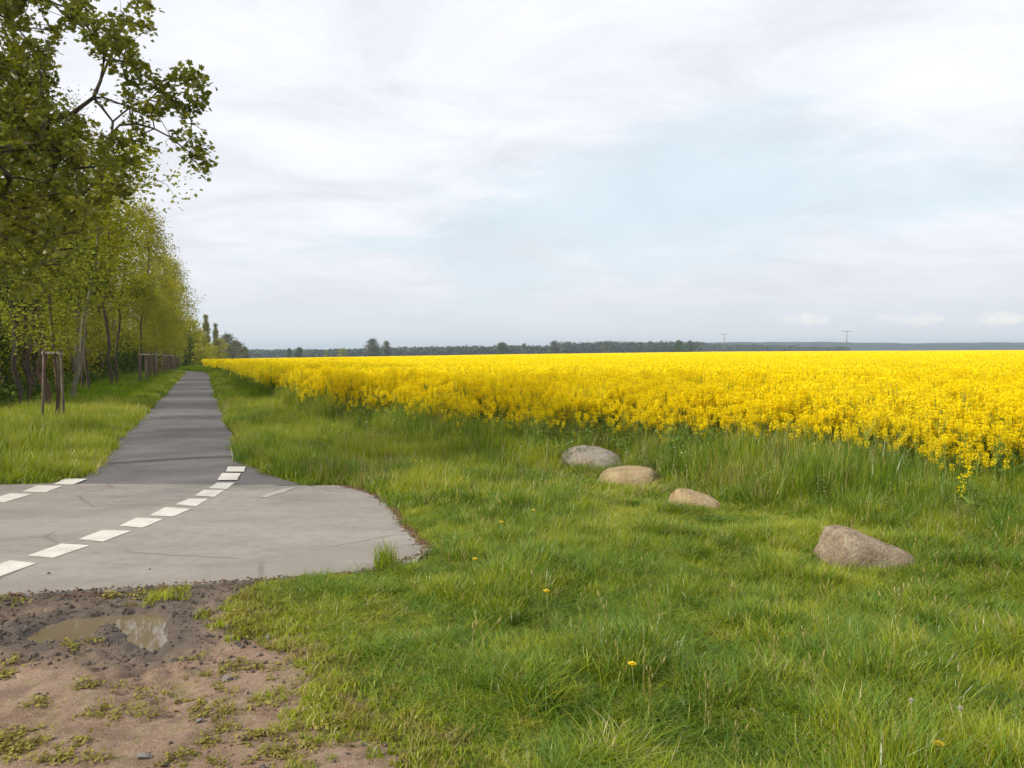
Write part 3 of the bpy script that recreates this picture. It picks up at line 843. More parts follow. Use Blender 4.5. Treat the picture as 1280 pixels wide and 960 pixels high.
for px, D, ytop, tmc, lb in [
    (284, 300, 419, (tm2, cm2), 'greyish half bare tree right of the poplars'), (296, 320, 427, (tm2, cm2), 'rounded grey green tree at the left end of the rape field'), (306, 340, 434, (tm4, cm4), 'small dark tree at the foot of the grey trees by the field corner'),
    (276, 260, 424, (tm3, cm3), 'yellow green tree right behind the lower poplar'), (262, 180, 429, (tm3, cm3), 'low yellow green tree closing the end of the path'), (248, 150, 415, (tm3, cm3), 'yellow green tree just left of the poplars'),
    (238, 135, 400, (tm3, cm3), 'olive tree at the far end of the wood'), (268, 170, 433, (tm3, cm3), 'bushy bright tree between the path end and the field corner'), (226, 128, 405, (tm4, cm4), 'dark tree at the far end of the wood'),
    (362, 520, 436, (tm4, cm4), 'left one of two round dark trees on the skyline'), (374, 525, 435, (tm4, cm4), 'right one of two round dark trees on the skyline'), (408, 560, 438, (tm3, cm3), 'pale green low tree on the skyline'),
    (428, 560, 435.5, (tm3, cm3), 'pale green wider tree on the skyline'), (466, 480, 424.5, (tm2, cm2), 'tallest sparse tree standing out of the skyline'), (483, 490, 427, (tm2, cm2), 'sparse narrower tree right of the tallest one on the skyline'),
    (628, 640, 429, (tm4, cm4), 'dark round tree breaking the middle of the skyline'), (655, 660, 430, (tm2, cm2), 'greyish tree on the skyline beside the dark round one'), (693, 600, 427, (tm2, cm2), 'pale sparse tree where the dark wood begins'),
    (757, 650, 427, (tm2, cm2), 'pale greyish tree in front of the dark wood on the skyline'), (848, 620, 426.5, (tm4, cm4), 'dark tree at the end of the wood on the skyline'), (862, 640, 427, (tm4, cm4), 'last dark tree before the bluish hills')]:
    gz = float(terrain(np.array((px - 640) / 1000 * D), np.array(float(D))))
    h = EYE + (441 - ytop) / 1000 * D - gz
    s = h / 12
    e = place_tree('distant_tree', tmc[0], tmc[1], (px - 640) / 1000 * D, D, s * (1.5 if px in (466, 284, 296, 374, 428, 628, 693) else 1.0), px * 1.3, lb, 'trees on the skyline' if D > 400 else 'trees past the end of the path', z=gz, sz=s)

# distant woodland masses
def far_woods(name, spec, label):
    r = np.random.default_rng(4); Cs = []; Ss = []
    for px0, px1, D, prof, leaf in spec:
        n = int((px1 - px0) * 16)
        for i in range(n):
            px = r.uniform(px0, px1); d = D * (1 + r.uniform(0, .12)); x = (px - 640) / 1000 * d
            top = EYE + (441 - np.interp(px, prof[0], prof[1])) / 1000 * d
            gz = -3.4
            top = top - (fbm(np.array(px / 7.), np.array(d / 40.), 6, 2)) * (top - gz) * .28
            z = gz + (top - gz) * (r.random() ** .6)
            Cs.append((x, d, z)); Ss.append(leaf)
    C = np.array(Cs); n = len(C); C = np.repeat(C, 5, 0) + r.normal(size=(n * 5, 3)) * np.array([2.2, 2.2, .9])
    U, W, _ = leaf_axes(len(C), 1.0, r); S = np.repeat(np.array(Ss), 5)[:, None]
    me = quads_from(C, U * S, W * S, r.random(len(C)), name, M['farleaf'])
    return link(name, me, kind='stuff', label=label, cat='woodland')
far_woods('distant_woodland', [
    (385, 700, 760, ([385, 440, 515, 600, 620, 640, 700], [438.5, 436.5, 434, 433, 432, 431.5, 431]), 2.6),
    (690, 875, 820, ([690, 705, 760, 800, 875], [431, 427.5, 427, 426.5, 427]), 2.8),
    (870, 1060, 1150, ([870, 900, 950, 1000, 1060], [428, 428.5, 430.5, 432, 434]), 3.4),
    (300, 400, 900, ([300, 400], [438, 438]), 2.8)], 'dark strip of distant woodland behind the far edge of the field')
# hills
hp = np.linspace(200, 1900, 240)
prof = np.interp(hp, [200, 300, 400, 600, 700, 800, 850, 950, 1050, 1130, 1280, 1500, 1900], [439, 438.5, 437.5, 436, 434, 431, 428.5, 427.5, 427.8, 429, 428, 429, 430])
rows = []
HXs, HYs, HZs = [], [], []
for k, (dd, f) in enumerate([(2000, 0.0), (2120, .55), (2260, .85), (2400, 1.0), (2600, .97), (3000, .6), (3400, 0)]):
    zt = EYE + (441 - prof) / 1000 * 2400 + (fbm(hp / 9, hp * 0 + k, 7, 3) - .5) * 3.2 * (f > .8) + (fbm(hp * 1.1, hp * 0 + k, 8, 2) - .5) * 1.5 * (f > .8)
    HXs.append((hp - 640) / 1000 * dd); HYs.append(np.full_like(hp, dd)); HZs.append(-3.6 + (zt + 3.6) * f)
link('hills', grid_mesh('hills', np.array(HXs), np.array(HYs), np.array(HZs), M['hill']), kind='structure')

# power poles
def power_pole(px, D, ytop, lb):
    gz = float(terrain(np.array((px - 640) / 1000 * D), np.array(float(D)))); H = EYE + (441 - ytop) / 1000 * D - gz
    e = bpy.data.objects.new('power_pole', None); COL.objects.link(e); e.location = ((px - 640) / 1000 * D, D, gz)
    e['label'] = lb; e['category'] = 'power pole'; e['group'] = 'power poles beyond the field'
    mb = MB(); mb.tube([(0, 0, -.5), (0, 0, H / 2), (0, 0, H)], [.26, .21, .17], 8); link('mast', mb.mesh('mast', M['pole'], True), parent=e)
    mb = MB(); mb.box((0, 0, H - .5), (5.2, .2, .2)); mb.box((0, 0, H - 1.6), (.2, .3, .1)); link('crossarm', mb.mesh('crossarm', M['pole']), parent=e)
    for x in (-2.4, 0, 2.4):
        mb = MB(); mb.tube([(x, 0, H - .42), (x, 0, H - .3), (x, 0, H - .2), (x, 0, H - .05)], [.07, .16, .09, .12], 8); link('insulator', mb.mesh('insulator', M['ceramic'], True), parent=e)
M['pole'] = simple('pole_grey', (.22, .22, .23)); M['ceramic'] = simple('ceramic', (.4, .4, .42), .4)
power_pole(1058, 420, 413, 'taller grey power pole with a crossarm beyond the field, before the blue hills')
power_pole(905, 640, 417, 'fainter farther power pole left of the tall one, beyond the field')

# ------------------------------------------------------------------ boulders
def boulder(name, px0, px1, D, top_z, depth, shape, mat, label, seed, rz=0):
    import bmesh
    bm = bmesh.new(); bmesh.ops.create_icosphere(bm, subdivisions=6, radius=1)
    V = np.array([v.co[:] for v in bm.verts]); 
    w = (px1 - px0) / 1000 * D / 2
    # squarish super-ellipsoid
    e = .82
    V = np.sign(V) * np.abs(V) ** e
    V = shape(V)
    n3 = lambda p, s, k: (fbm(p[:, 0] * s + p[:, 2] * s * .7, p[:, 1] * s - p[:, 2] * s * .6, k, 4) + fbm(p[:, 1] * s + 5, p[:, 2] * s + p[:, 0] * s * .4, k + 1, 4)) / 2 - .5
    nn = V / (np.linalg.norm(V, axis=1, keepdims=True) + 1e-6)
    V = V + nn * (n3(V, 1.4, seed)[:, None] * .20 + n3(V, 5, seed + 4)[:, None] * .13 + n3(V, 15, seed + 9)[:, None] * .05)
    mx = np.abs(V).max(0)
    V = V / np.array([(V[:, 0].max() - V[:, 0].min()) / 2, mx[1], V[:, 2].max()])
    V[:, 0] -= (V[:, 0].max() + V[:, 0].min()) / 2
    V = V * np.array([w, depth, top_z])
    for v, c in zip(bm.verts, V): v.co = c
    me = bpy.data.meshes.new(name); bm.to_mesh(me); bm.free(); me.materials.append(mat)
    me.polygons.foreach_set('use_smooth', np.ones(len(me.polygons), dtype=bool))
    cx = ((px0 + px1) / 2 - 640) / 1000 * D
    link(name, me, label=label, cat='boulder', group='row of boulders in the grass', loc=(cx, D, 0)).rotation_euler = (0, 0, rz)
def sh_dome(V): V = V.copy(); V[:, 2] *= 1 - .10 * V[:, 0]; return V
def sh_flat(V):
    V = V.copy(); V[:, 2] = np.where(V[:, 2] > .72, .72 + (V[:, 2] - .72) * .35, V[:, 2]); V[:, 0] -= .22 * (1 - V[:, 2]) * (V[:, 0] < 0); V[:, 2] += .05 * V[:, 0]; return V
def tilt(V, deg, flat):
    V = V.copy(); V = np.sign(V) * np.abs(V) ** .82; V[:, 2] *= flat; c, s_ = math.cos(math.radians(deg)), math.sin(math.radians(deg))
    return np.stack([V[:, 0] * c + V[:, 2] * s_, V[:, 1], -V[:, 0] * s_ + V[:, 2] * c], 1)
def sh_slab(V): return tilt(np.sign(V) * np.abs(V) ** .72, 23, .56)
def sh_slab2(V): return tilt(V, 16, .6)
def sh_wedge(V):
    V = V.copy(); V[:, 2] = V[:, 2] * (1 - .38 * V[:, 0]); V[:, 0] += .12 * (1 - V[:, 2]); return V
def sh_wedge2(V):
    V = V.copy(); V[:, 2] = np.where(V[:, 2] > .8, .8 + (V[:, 2] - .8) * .4, V[:, 2]); V[:, 2] = V[:, 2] * (1 - .50 * V[:, 0]); return V
boulder('boulder', 697, 780, 11.6, .345, .42, sh_dome, M['stone1'], 'largest pale grey domed boulder, farthest back in the row', 1)
boulder('boulder', 745, 824, 10.3, .232, .36, sh_flat, M['stone2'], 'long flat topped buff boulder just in front of the grey one', 2)
boulder('boulder', 837, 903, 8.7, .215, .28, sh_slab2, M['stone3'], 'smallest tan boulder sloping down on one side, third in the row', 3)
boulder('boulder', 1026, 1146, 6.45, .285, .27, sh_slab, M['stone4'], 'rough pinkish brown boulder nearest the viewer, apart from the others', 4)

# ------------------------------------------------------------------ grass
def blades(n, radius, h, wid, r, lean=.5, seg=3, dry=.0):
    """a tuft: (mesh data) n curved blades"""
    a = r.random(n) * 2 * PI; q = np.sqrt(r.random(n)) * radius
    bx = np.cos(a) * q; by = np.sin(a) * q
    hh = h * (.45 + .75 * r.random(n)); az = r.random(n) * 2 * PI; ln = lean * (.2 + r.random(n)) * hh
    fa = az + PI / 2 + r.normal(size=n) * .6
    V = []; F = []
    ts = np.linspace(0, 1, seg + 1)
    for k, t_ in enumerate(ts):
        cx = bx + np.cos(az) * ln * t_ ** 1.8; cy = by + np.sin(az) * ln * t_ ** 1.8; cz = hh * (t_ - .22 * lean * t_ ** 3)
        w = wid * (1 - t_ ** 2) * .5
        if k < seg:
            V.append(np.stack([cx - np.cos(fa) * w, cy - np.sin(fa) * w, cz], 1)); V.append(np.stack([cx + np.cos(fa) * w, cy + np.sin(fa) * w, cz], 1))
        else: V.append(np.stack([cx, cy, cz], 1))
    V = np.stack(V, 1); k = V.shape[1]
    base = np.arange(n)[:, None] * k
    fs = []
    for s in range(seg - 1): fs.append(base + np.array([[2 * s, 2 * s + 1, 2 * s + 3, 2 * s + 2]]))
    F4 = np.concatenate(fs, 0)
    F3 = base + np.array([[2 * seg - 2, 2 * seg - 1, 2 * seg]])
    faces = [tuple(f) for f in F4.tolist()] + [tuple(f) for f in F3.tolist()]
    rn = r.random(n)
    rnd = np.concatenate([np.tile(rn, seg - 1), rn])
    return V.reshape(-1, 3), faces, rnd
def tuft_mesh(name, n, radius, h, wid, seed, mat, lean=.5, seg=3, broad=0):
    r = np.random.default_rng(seed)
    V, F, rd = blades(n, radius, h, wid, r, lean, seg)
    if broad:
        V2, F2, rd2 = blades(broad, radius, h * .45, wid * 4.5, r, 1.1, 3)
        F = F + [tuple(i + len(V) for i in f) for f in F2]; V = np.concatenate([V, V2]); rd = np.concatenate([rd, rd2 * .5])
    me = mesh_np(name, V, F, mat); set_attr(me, 'rnd', rd, 'FACE'); return me

ROCKS = ((697, 780, 11.6), (745, 824, 10.3), (837, 903, 8.8), (1026, 1146, 6.45))
def height_map(x, y):
    """length of the grass in metres"""
    d = paved(x, y); dd = sdf_poly(x, y, dirt_poly)
    base = .075 + .075 * sstep(.35, .75, fbm(x * .8, y * .8, 31, 3)) + .09 * sstep(.55, .78, fbm(x * 3.6, y * 3.2, 32, 2)) + .05 * sstep(7, 11, y)
    near = sstep(-.1, 1.3, dd) * .75 + .25
    fe = field_in(x, y)
    base = base + .10 * sstep(.60, .74, fbm(x * 1.7, y * 1.7, 37, 2))
    base = base + .05 * sstep(10, 13, y)
    base = base + .30 * sstep(-2.2, -.2, fe) * (.6 + .8 * fbm(x * 2, y * 2, 38, 2))
    for bx0, bx1, D in ROCKS:
        w = (bx1 - bx0) / 1000 * D / 2; cx = ((bx0 + bx1) / 2 - 640) / 1000 * D
        base = base * (1 - (.5 if D > 7 else .25) * sstep(.35, .0, np.abs(x - cx) - w) * sstep(1.5, .6, np.abs(y - (D - .75))))
    return base * near * (.65 + .35 * sstep(0, .5, d))
def grass_points(n_try, y0, y1, power, side, r, margin=.72):
    """points in the viewing wedge; density falls with distance^power"""
    u = r.random(n_try)
    e = 2 - power
    y = (y0 ** e + (y1 ** e - y0 ** e) * u) ** (1 / e) if abs(e) > 1e-3 else y0 * (y1 / y0) ** u
    x = (r.random(n_try) * 2 - 1) * margin * np.maximum(y, 1.5) * 1.0 + (r.random(n_try) - .5) * np.where(y < 9, 3.0, 1.5)
    return x, y
def cull_grass(x, y, r, rad=0):
    d = paved(x, y); dd = sdf_poly(x, y, dirt_poly); fe = field_in(x, y)
    keep = d > .02 + rad * .8 + (fbm(x * 6, y * 6, 33, 2) - .5) * .12
    # ragged dirt border: tufts thin out and reach in as islands
    dn = dd + (fbm(x * 2.2, y * 2.2, 34, 3) - .45) * 1.0 - .02
    keep &= r.random(len(x)) < sstep(-.12, .22, dn)
    keep &= fe < .6
    keep &= ~((y < 6.4) & (dd < -.0) & (x < -3.6) & (y > 5.3))
    for bx0, bx1, D in ROCKS:
        w = (bx1 - bx0) / 1000 * D / 2; cx = ((bx0 + bx1) / 2 - 640) / 1000 * D
        keep &= ((x - cx) / (w * .93)) ** 2 + ((y - D) / (.3)) ** 2 > 1
    return keep
gr = np.random.default_rng(3)
def scatter_grass(name, variants, x, y, hbase, label, r, hmul=1.0, spread=1.0, tall=None):
    h = height_map(x, y) * hmul / hbase
    h *= .75 + .5 * r.random(len(x))
    z = ground_z(x, y) - .012
    rot = np.stack([r.normal(size=len(x)) * .10, r.normal(size=len(x)) * .10, r.random(len(x)) * 6.28], 1)
    sx = spread * (.8 + .4 * r.random(len(x)))
    scl = np.stack([sx, sx, h], 1)
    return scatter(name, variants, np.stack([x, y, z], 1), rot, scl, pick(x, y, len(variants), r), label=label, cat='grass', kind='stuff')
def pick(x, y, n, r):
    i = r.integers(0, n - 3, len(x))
    lush_or_shade = fbm(x * 1.3, y * 1.3, 61, 3) + r.normal(size=len(x)) * .07 + .24 * sstep(10.5, 14, y) * (x > KX * y) * sstep(90, 25, y) + .30 * sstep(9, 12, y) * (x < KX * y) - .02 * (y < 9)  # besides lush clumps, darker tufts paint the shade along both verges
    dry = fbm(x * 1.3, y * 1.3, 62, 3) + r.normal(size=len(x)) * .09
    i = np.where(lush_or_shade > .60, n - 3 + r.integers(0, 2, len(x)), i)
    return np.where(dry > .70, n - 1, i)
VA = [tuft_mesh('tuft_near', 46, .085, .2, .0055, 500 + i, M['grass'], .55 + .2 * (i % 3), 3, broad=3 if i % 2 else 0) for i in range(6)]
VA += [tuft_mesh('tuft_lush_or_shade', 44, .09, .24, .007, 511 + i, M['grass_dark'], .9, 3, broad=8 * i) for i in range(2)] + [tuft_mesh('tuft_dry', 30, .09, .17, .0045, 515, M['grass_dry'], .8, 3)]
x, y = grass_points(25000, 2.2, 9.0, 0.55, 0, gr, .86)
k = cull_grass(x, y, gr)
scatter_grass('meadow_grass', VA, x[k], y[k], .2, 'fresh uneven grass in front of the boulders and beside the bare earth', gr)
def stalks(name, n, radius, h, wid, seed):
    r = np.random.default_rng(seed); mb = MB()
    for k in range(n):
        a = r.random() * 6.28; q = r.random() * radius; x0, y0 = math.cos(a) * q, math.sin(a) * q; hh = h * r.uniform(.7, 1.2); lx, ly = r.normal(size=2) * .16 * hh
        mb.tube([(x0, y0, 0), (x0 + lx * .3, y0 + ly * .3, hh * .55), (x0 + lx, y0 + ly, hh)], [wid * .5, wid * .4, wid * .3], 3, cap=False)
        mb.tube([(x0 + lx * .9, y0 + ly * .9, hh * .86), (x0 + lx * 1.02, y0 + ly * 1.02, hh * .95), (x0 + lx * 1.12, y0 + ly * 1.12, hh * 1.04)], [wid * .4, wid * 1.6, wid * .3], 4)
    me = mb.mesh(name, M['grass_dry'], True); set_attr(me, 'rnd', r.random(len(me.polygons)), 'FACE'); return me
VST = [stalks('stalks', 3, .08, .28, .0035, 580 + i) for i in range(3)]
x = gr.uniform(-3, 8, 9000); y = gr.uniform(3, 16, 9000)
k = cull_grass(x, y, gr, .1) & (np.abs(x) < y * .75) & (gr.random(len(x)) < .04 + .14 * sstep(.5, .7, fbm(x * 1.4, y * 1.4, 91, 3))) & (sdf_poly(x, y, dirt_poly) > .5); x = x[k]; y = y[k]; n = len(x)
scatter('seed_stalks', VST, np.stack([x, y, ground_z(x, y)], 1), np.stack([gr.normal(size=n) * .12, gr.normal(size=n) * .12, gr.random(n) * 6.28], 1), np.repeat((.5 + .6 * gr.random(n))[:, None], 3, 1), gr.integers(0, 3, n), label='thin dry seed stalks standing among the fresh grass', cat='grass', kind='stuff')
VB = [tuft_mesh('tuft_mid', 80, .22, .3, .010, 520 + i, M['grass'], .5, 3, broad=3 if i % 2 else 0) for i in range(5)]
VB += [tuft_mesh('tuft_lush_or_shade', 80, .22, .33, .011, 531 + i, M['grass_dark'], .5, 3, broad=12 * i) for i in range(2)] + [tuft_mesh('tuft_dry', 60, .2, .36, .007, 535, M['grass_dry'], .6, 3)]
x, y = grass_points(15500, 8.6, 26, 1.1, 0, gr)
x2, y2 = grass_points(60000, 24, 75, 1.0, 0, gr, .8)
nr = np.abs(paved(x2, y2) - .45) < .42
x = np.concatenate([x, x2[nr]]); y = np.concatenate([y, y2[nr]])
k = cull_grass(x, y, gr, .12)
scatter_grass('verge_grass', VB, x[k], y[k], .3, 'taller grass of the verge between the path and the rape field', gr, hmul=1.15)
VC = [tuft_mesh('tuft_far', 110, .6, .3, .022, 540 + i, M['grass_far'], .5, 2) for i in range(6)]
x, y = grass_points(26000, 25, 135, 1.3, 0, gr, .8)
k = cull_grass(x, y, gr, .5) & (np.abs(x - KX * y) < 34)
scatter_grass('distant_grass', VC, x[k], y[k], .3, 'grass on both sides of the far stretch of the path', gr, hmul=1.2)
VS = [tuft_mesh('tuft_short', 26, .05, .055, .005, 570 + i, M['grass'] if i < 3 else M['weed'], 1.0, 2, broad=4) for i in range(5)]
x = gr.uniform(-5.5, 1.5, 30000); y = gr.uniform(1.6, 6.0, 30000)
dd_ = sdf_poly(x, y, dirt_poly); nn_ = fbm(x * 2.6, y * 2.6, 71, 3)
k = (dd_ > -1.1) & (dd_ < .7) & (sdf_poly(x, y, road_poly) > .03) & (gr.random(len(x)) < .55 * sstep(-.42, .25, dd_ + (nn_ - .5) * 1.3)) & ~((x < -1.9) & (y > 4.9) & (nn_ < .62))
x = x[k]; y = y[k]; n = len(x)
ix = np.clip(((x - dx[0]) / DS).astype(int), 0, len(dx) - 1); iy = np.clip(((y - dy[0]) / DS).astype(int), 0, len(dy) - 1)
zz = np.maximum(DZ[iy, ix], ground_z(x, y))
scatter('short_grass', VS, np.stack([x, y, zz - .003], 1), np.stack([np.zeros(n), np.zeros(n), gr.random(n) * 6.28], 1), np.repeat((.5 + .8 * gr.random(n))[:, None], 3, 1), gr.integers(0, 5, n), label='thin short grass and clover creeping over the border of the bare earth', cat='grass', kind='stuff')
# clump on the road corner
r_ = np.random.default_rng(8)
c0 = ground_at(482, 714)
me = tuft_mesh('tall_clump', 60, .07, .26, .006, 88, M['grass'], .45, 4)
scatter('grass_clump', [me], [(c0[0] + dx_, c0[1] + dy_, .0) for dx_, dy_ in ((0, 0), (.05, .02), (-.03, .03))], [(0, 0, k_) for k_ in range(3)], [(1, 1, 1)] * 3, [0, 0, 0], label='tall grass clump growing at the broken edge of the road corner', cat='grass', kind='stuff')

# low weeds and moss cushions on the bare earth
def rosette(seed, n=22, rad=.036, h=.012):
    r = np.random.default_rng(seed); C = np.stack([r.normal(size=n) * rad * .6, r.normal(size=n) * rad * .6, np.abs(r.normal(size=n)) * h], 1)
    U, W, _ = leaf_axes(n, .017, r, .9); me = quads_from(C, U, W, r.random(n), 'weed', M['weed']); return me
wspots = [(40, 85), (225, 215), (250, 320), (305, 320), (310, 385), (415, 395), (225, 430), (215, 485), (145, 530), (255, 525), (20, 480), (80, 480), (130, 370), (20, 255), (15, 290), (460, 330), (560, 295), (555, 355), (630, 330), (625, 370), (545, 245), (690, 275), (740, 465), (610, 480),
          (510, 525), (790, 515), (680, 540), (560, 395), (640, 440), (760, 385), (690, 120), (700, 150), (700, 180), (600, 130), (810, 150), (790, 210), (935, 245), (860, 410), (920, 445), (850, 505), (865, 545), (310, 65), (380, 55), (430, 50), (420, 80), (50, 450), (40, 500), (10, 520), (700, 250), (740, 270), (660, 260)]
wp_ = []
wr2 = np.random.default_rng(15)
for cx, cy in wspots:
    c = ground_at(cx * .4375, cy * .4375 + 720); m = wr2.integers(3, 9); s = wr2.uniform(.02, .055)
    for q in range(m): wp_.append((c[0] + wr2.normal() * s * 1.3, c[1] + wr2.normal() * s * .8))
for q in range(2500):
    c = (wr2.uniform(-6.5, -.3), wr2.uniform(1.4, 5.4))
    if vnoise(c[0] * 2.4, c[1] * 2.4, 50) > .70 and vnoise(c[0] * 9, c[1] * 9, 51) > .66: wp_.append(c)
wp_ = np.array(wp_); dd = sdf_poly(wp_[:, 0], wp_[:, 1], dirt_poly); pp = sdf_poly(wp_[:, 0], wp_[:, 1], pA)
wp_ = wp_[(dd < .15) & (pp > .10)]
def dirt_h(px_, py_):
    ix = np.clip(((px_ - dx[0]) / DS).astype(int), 0, len(dx) - 1); iy = np.clip(((py_ - dy[0]) / DS).astype(int), 0, len(dy) - 1)
    return DZ[iy, ix]
n = len(wp_)
scatter('low_weeds', [rosette(s) for s in range(5)] + [tuft_mesh('wisp', 14, .03, .05, .004, 99, M['weed'], .8, 2)], np.stack([wp_[:, 0], wp_[:, 1], dirt_h(wp_[:, 0], wp_[:, 1]) + .002], 1),
        np.stack([np.zeros(n), np.zeros(n), wr2.random(n) * 6.28], 1), np.repeat((.6 + .8 * wr2.random(n))[:, None], 3, 1), wr2.integers(0, 6, n), label='small yellowish weeds creeping over the bare earth', cat='weeds', kind='stuff')

# gravel round the puddle, brown litter along the road edge
def chip(seed, s=1, flat=.6):
    r = np.random.default_rng(seed); import bmesh
    bm = bmesh.new(); bmesh.ops.create_icosphere(bm, subdivisions=1, radius=1)
    for v in bm.verts: v.co = Vector([c * (1 + r.normal() * .22) for c in v.co]); v.co.z *= flat
    me = bpy.data.meshes.new('chip'); bm.to_mesh(me); bm.free(); return me
M['gravel'] = simple('gravel_dark', (.11, .09, .075)); M['litter'] = simple('leaf_litter', (.16, .09, .05))
M['pale'] = simple('pale_stone', (.2, .185, .17))
ch = []
for s in range(4):
    c = chip(s); c.materials.append(M['gravel']); ch.append(c)
gp = np.stack([wr2.uniform(-7.5, -1.2, 14000), wr2.uniform(4.2, 6.1, 14000)], 1)
ps = sdf_poly(gp[:, 0], gp[:, 1], pA); ds = sdf_poly(gp[:, 0], gp[:, 1], dirt_poly)
gk = (ds < .05) & (ps > .0) & (wr2.random(len(gp)) < np.maximum(sstep(.7, .05, ps), sstep(.6, .1, np.abs(gp[:, 1] - 5.6)) * .8)); gp = gp[gk]
g2 = np.stack([wr2.uniform(-6.5, .3, 5200), wr2.uniform(1.6, 5.6, 5200)], 1); g2 = g2[(sdf_poly(g2[:, 0], g2[:, 1], dirt_poly) < .1) & (sdf_poly(g2[:, 0], g2[:, 1], pA) > .1) & (fbm(g2[:, 0] * 2, g2[:, 1] * 2, 95, 3) > .45)]
gp = np.concatenate([gp, g2]); n = len(gp)
sc = (.003 + .016 * wr2.random(n) ** 4)
scatter('gravel', ch, np.stack([gp[:, 0], gp[:, 1], dirt_h(gp[:, 0], gp[:, 1]) + .002], 1), wr2.random((n, 3)) * 3, np.repeat(sc[:, None], 3, 1), wr2.integers(0, 4, n), label='dark wet gravel and mud crumbs around the puddle', cat='gravel', kind='stuff')
lt = []
for s in range(3):
    c = chip(20 + s, 1, .3); c.materials.append(M['litter']); lt.append(c)
ep = []
rp = [ground_at(*p) for p in [(430, 609.5), (452, 614), (472, 622), (489, 632), (497, 643), (503, 655), (514, 666), (524, 677), (541, 689)]]
for a, b in zip(rp[:-1], rp[1:]):
    L = np.linalg.norm(b - a)
    for q in range(int(L * 900)):
        tt = wr2.random(); p = a + (b - a) * tt; ep.append((p[0] + wr2.normal() * .035 + .01, p[1] + wr2.normal() * .035))
rp = [ground_at(*p) for p in [(541, 689), (470, 716), (420, 721), (350, 727), (285, 731), (200, 737), (0, 748)]]
for a, b in zip(rp[:-1], rp[1:]):
    L = np.linalg.norm(b - a)
    for q in range(int(L * 260)):
        tt = wr2.random(); p = a + (b - a) * tt; ep.append((p[0] + wr2.normal() * .03, p[1] + wr2.normal() * .04 - .02))
ep = np.array(ep); n = len(ep); rd_ = sdf_poly(ep[:, 0], ep[:, 1], road_poly)
scatter('leaf_litter', lt, np.stack([ep[:, 0], ep[:, 1], np.where(rd_ < .02, .027, .008)], 1), wr2.random((n, 3)) * np.array([.8, .8, 6]), np.repeat((.004 + .011 * wr2.random(n) ** 2)[:, None], 3, 1), wr2.integers(0, 3, n), label='brown leaf litter and crumbs along the broken road edge', cat='litter', kind='stuff')
# countable stones on the dirt
for i, (px, py, s, lb) in enumerate([(284, 850, .035, 'pale flat stone beside a green weed on the bare earth'), (250, 903, .018, 'small light pebble in the middle of the bare earth'), (335, 799, .022, 'light pebble near the grass edge of the bare earth'),
                                     (180, 949, .03, 'whitish stone low on the bare earth'), (61, 721, .014, 'tiny dark clod lying on the road'), (187, 716, .010, 'tiny dark crumb on the road nearest the earth')]):
    me = chip(60 + i, 1, .5); me.materials.append(M['pale'] if i < 4 else M['gravel']); x, y = ground_at(px, py)
    sub = me
    o = link('stone', me, label=lb, cat='stone', group='loose stones', loc=(x, y, (.01 + float(dirt_h(np.array(x), np.array(y)))) if i < 4 else .03)); o.scale = (s, s * .7, s); o.rotation_euler = (0, 0, i)

# dandelions
M['dand'] = simple('dandelion_yellow', (.85, .6, .02)); M['seed'] = simple('seed_head', (.42, .40, .32)); M['stem'] = simple('flower_stem', (.2, .22, .07))
def dandelion(px, py, hgt, lb, mat='dand', R=.02):
    # py is the flower's own place in the photograph
    x, y = ground_at(px, py, hgt)
    gz = float(ground_z(np.array(x), np.array(y)))
    e = bpy.data.objects.new('dandelion', None); COL.objects.link(e); e.location = (x, y, gz); e['label'] = lb; e['category'] = 'flower'; e['group'] = 'dandelions in the grass'
    h = hgt - gz
    mb = MB(); mb.tube([(0.02, 0, 0), (.01, .01, h * .5), (0, 0, h)], [.003, .0028, .0025], 5); link('stem', mb.mesh('stem', M['stem'], True), parent=e)
    mb = MB(); r = np.random.default_rng(int(px))
    for ring, (q, zz, rr) in enumerate([(26, .0, R), (20, .004, R * .7), (12, .007, R * .42)]):
        for k in range(q):
            a = 2 * PI * k / q + r.random() * .2; c, s = math.cos(a), math.sin(a); w = R * .13
            mb.add([(-s * w * .3, c * w * .3, h + zz), (s * w * .3, -c * w * .3, h + zz), (c * rr + s * w, s * rr - c * w, h + zz + .004), (c * rr * 1.06, s * rr * 1.06, h + zz + .004), (c * rr - s * w, s * rr + c * w, h + zz + .004)], [(0, 1, 2, 3, 4)])
    mb.tube([(0, 0, h - .012), (0, 0, h - .004), (0, 0, h + .003)], [.003, R * .4, R * .45], 8)
    link('flower_head', mb.mesh('flower_head', M[mat]), parent=e)
for px, py, h, lb, mt, *rr_ in [(627, 653, .25, 'bright yellow dandelion in the open grass right of the road corner', 'dand'), (594, 699, .2, 'yellow dandelion close to the tip of the road corner', 'dand'), (667, 638, .25, 'pale yellow dandelion at the dark tuft before the boulders', 'dand'),
                          (519, 576, .28, 'yellow dandelion on the mound beyond the road, left of a pair', 'dand'), (527, 577, .28, 'yellow dandelion on the mound beyond the road, right of a pair', 'dand'), (790, 830, .18, 'single yellow dandelion low in the middle of the near grass', 'dand'),
                          (683, 739, .2, 'drooping yellow dandelion below the bright one', 'dand'), (1173, 930, .17, 'orange yellow dandelion low near the seed heads', 'dand'), (1139, 876, .24, 'closed whitish seed head on a thin stem, higher one', 'seed', .011), (1200, 886, .24, 'closed whitish seed head on a thin stem, lower one', 'seed', .011)]:
    dandelion(px, py, h, lb, mt, *rr_)

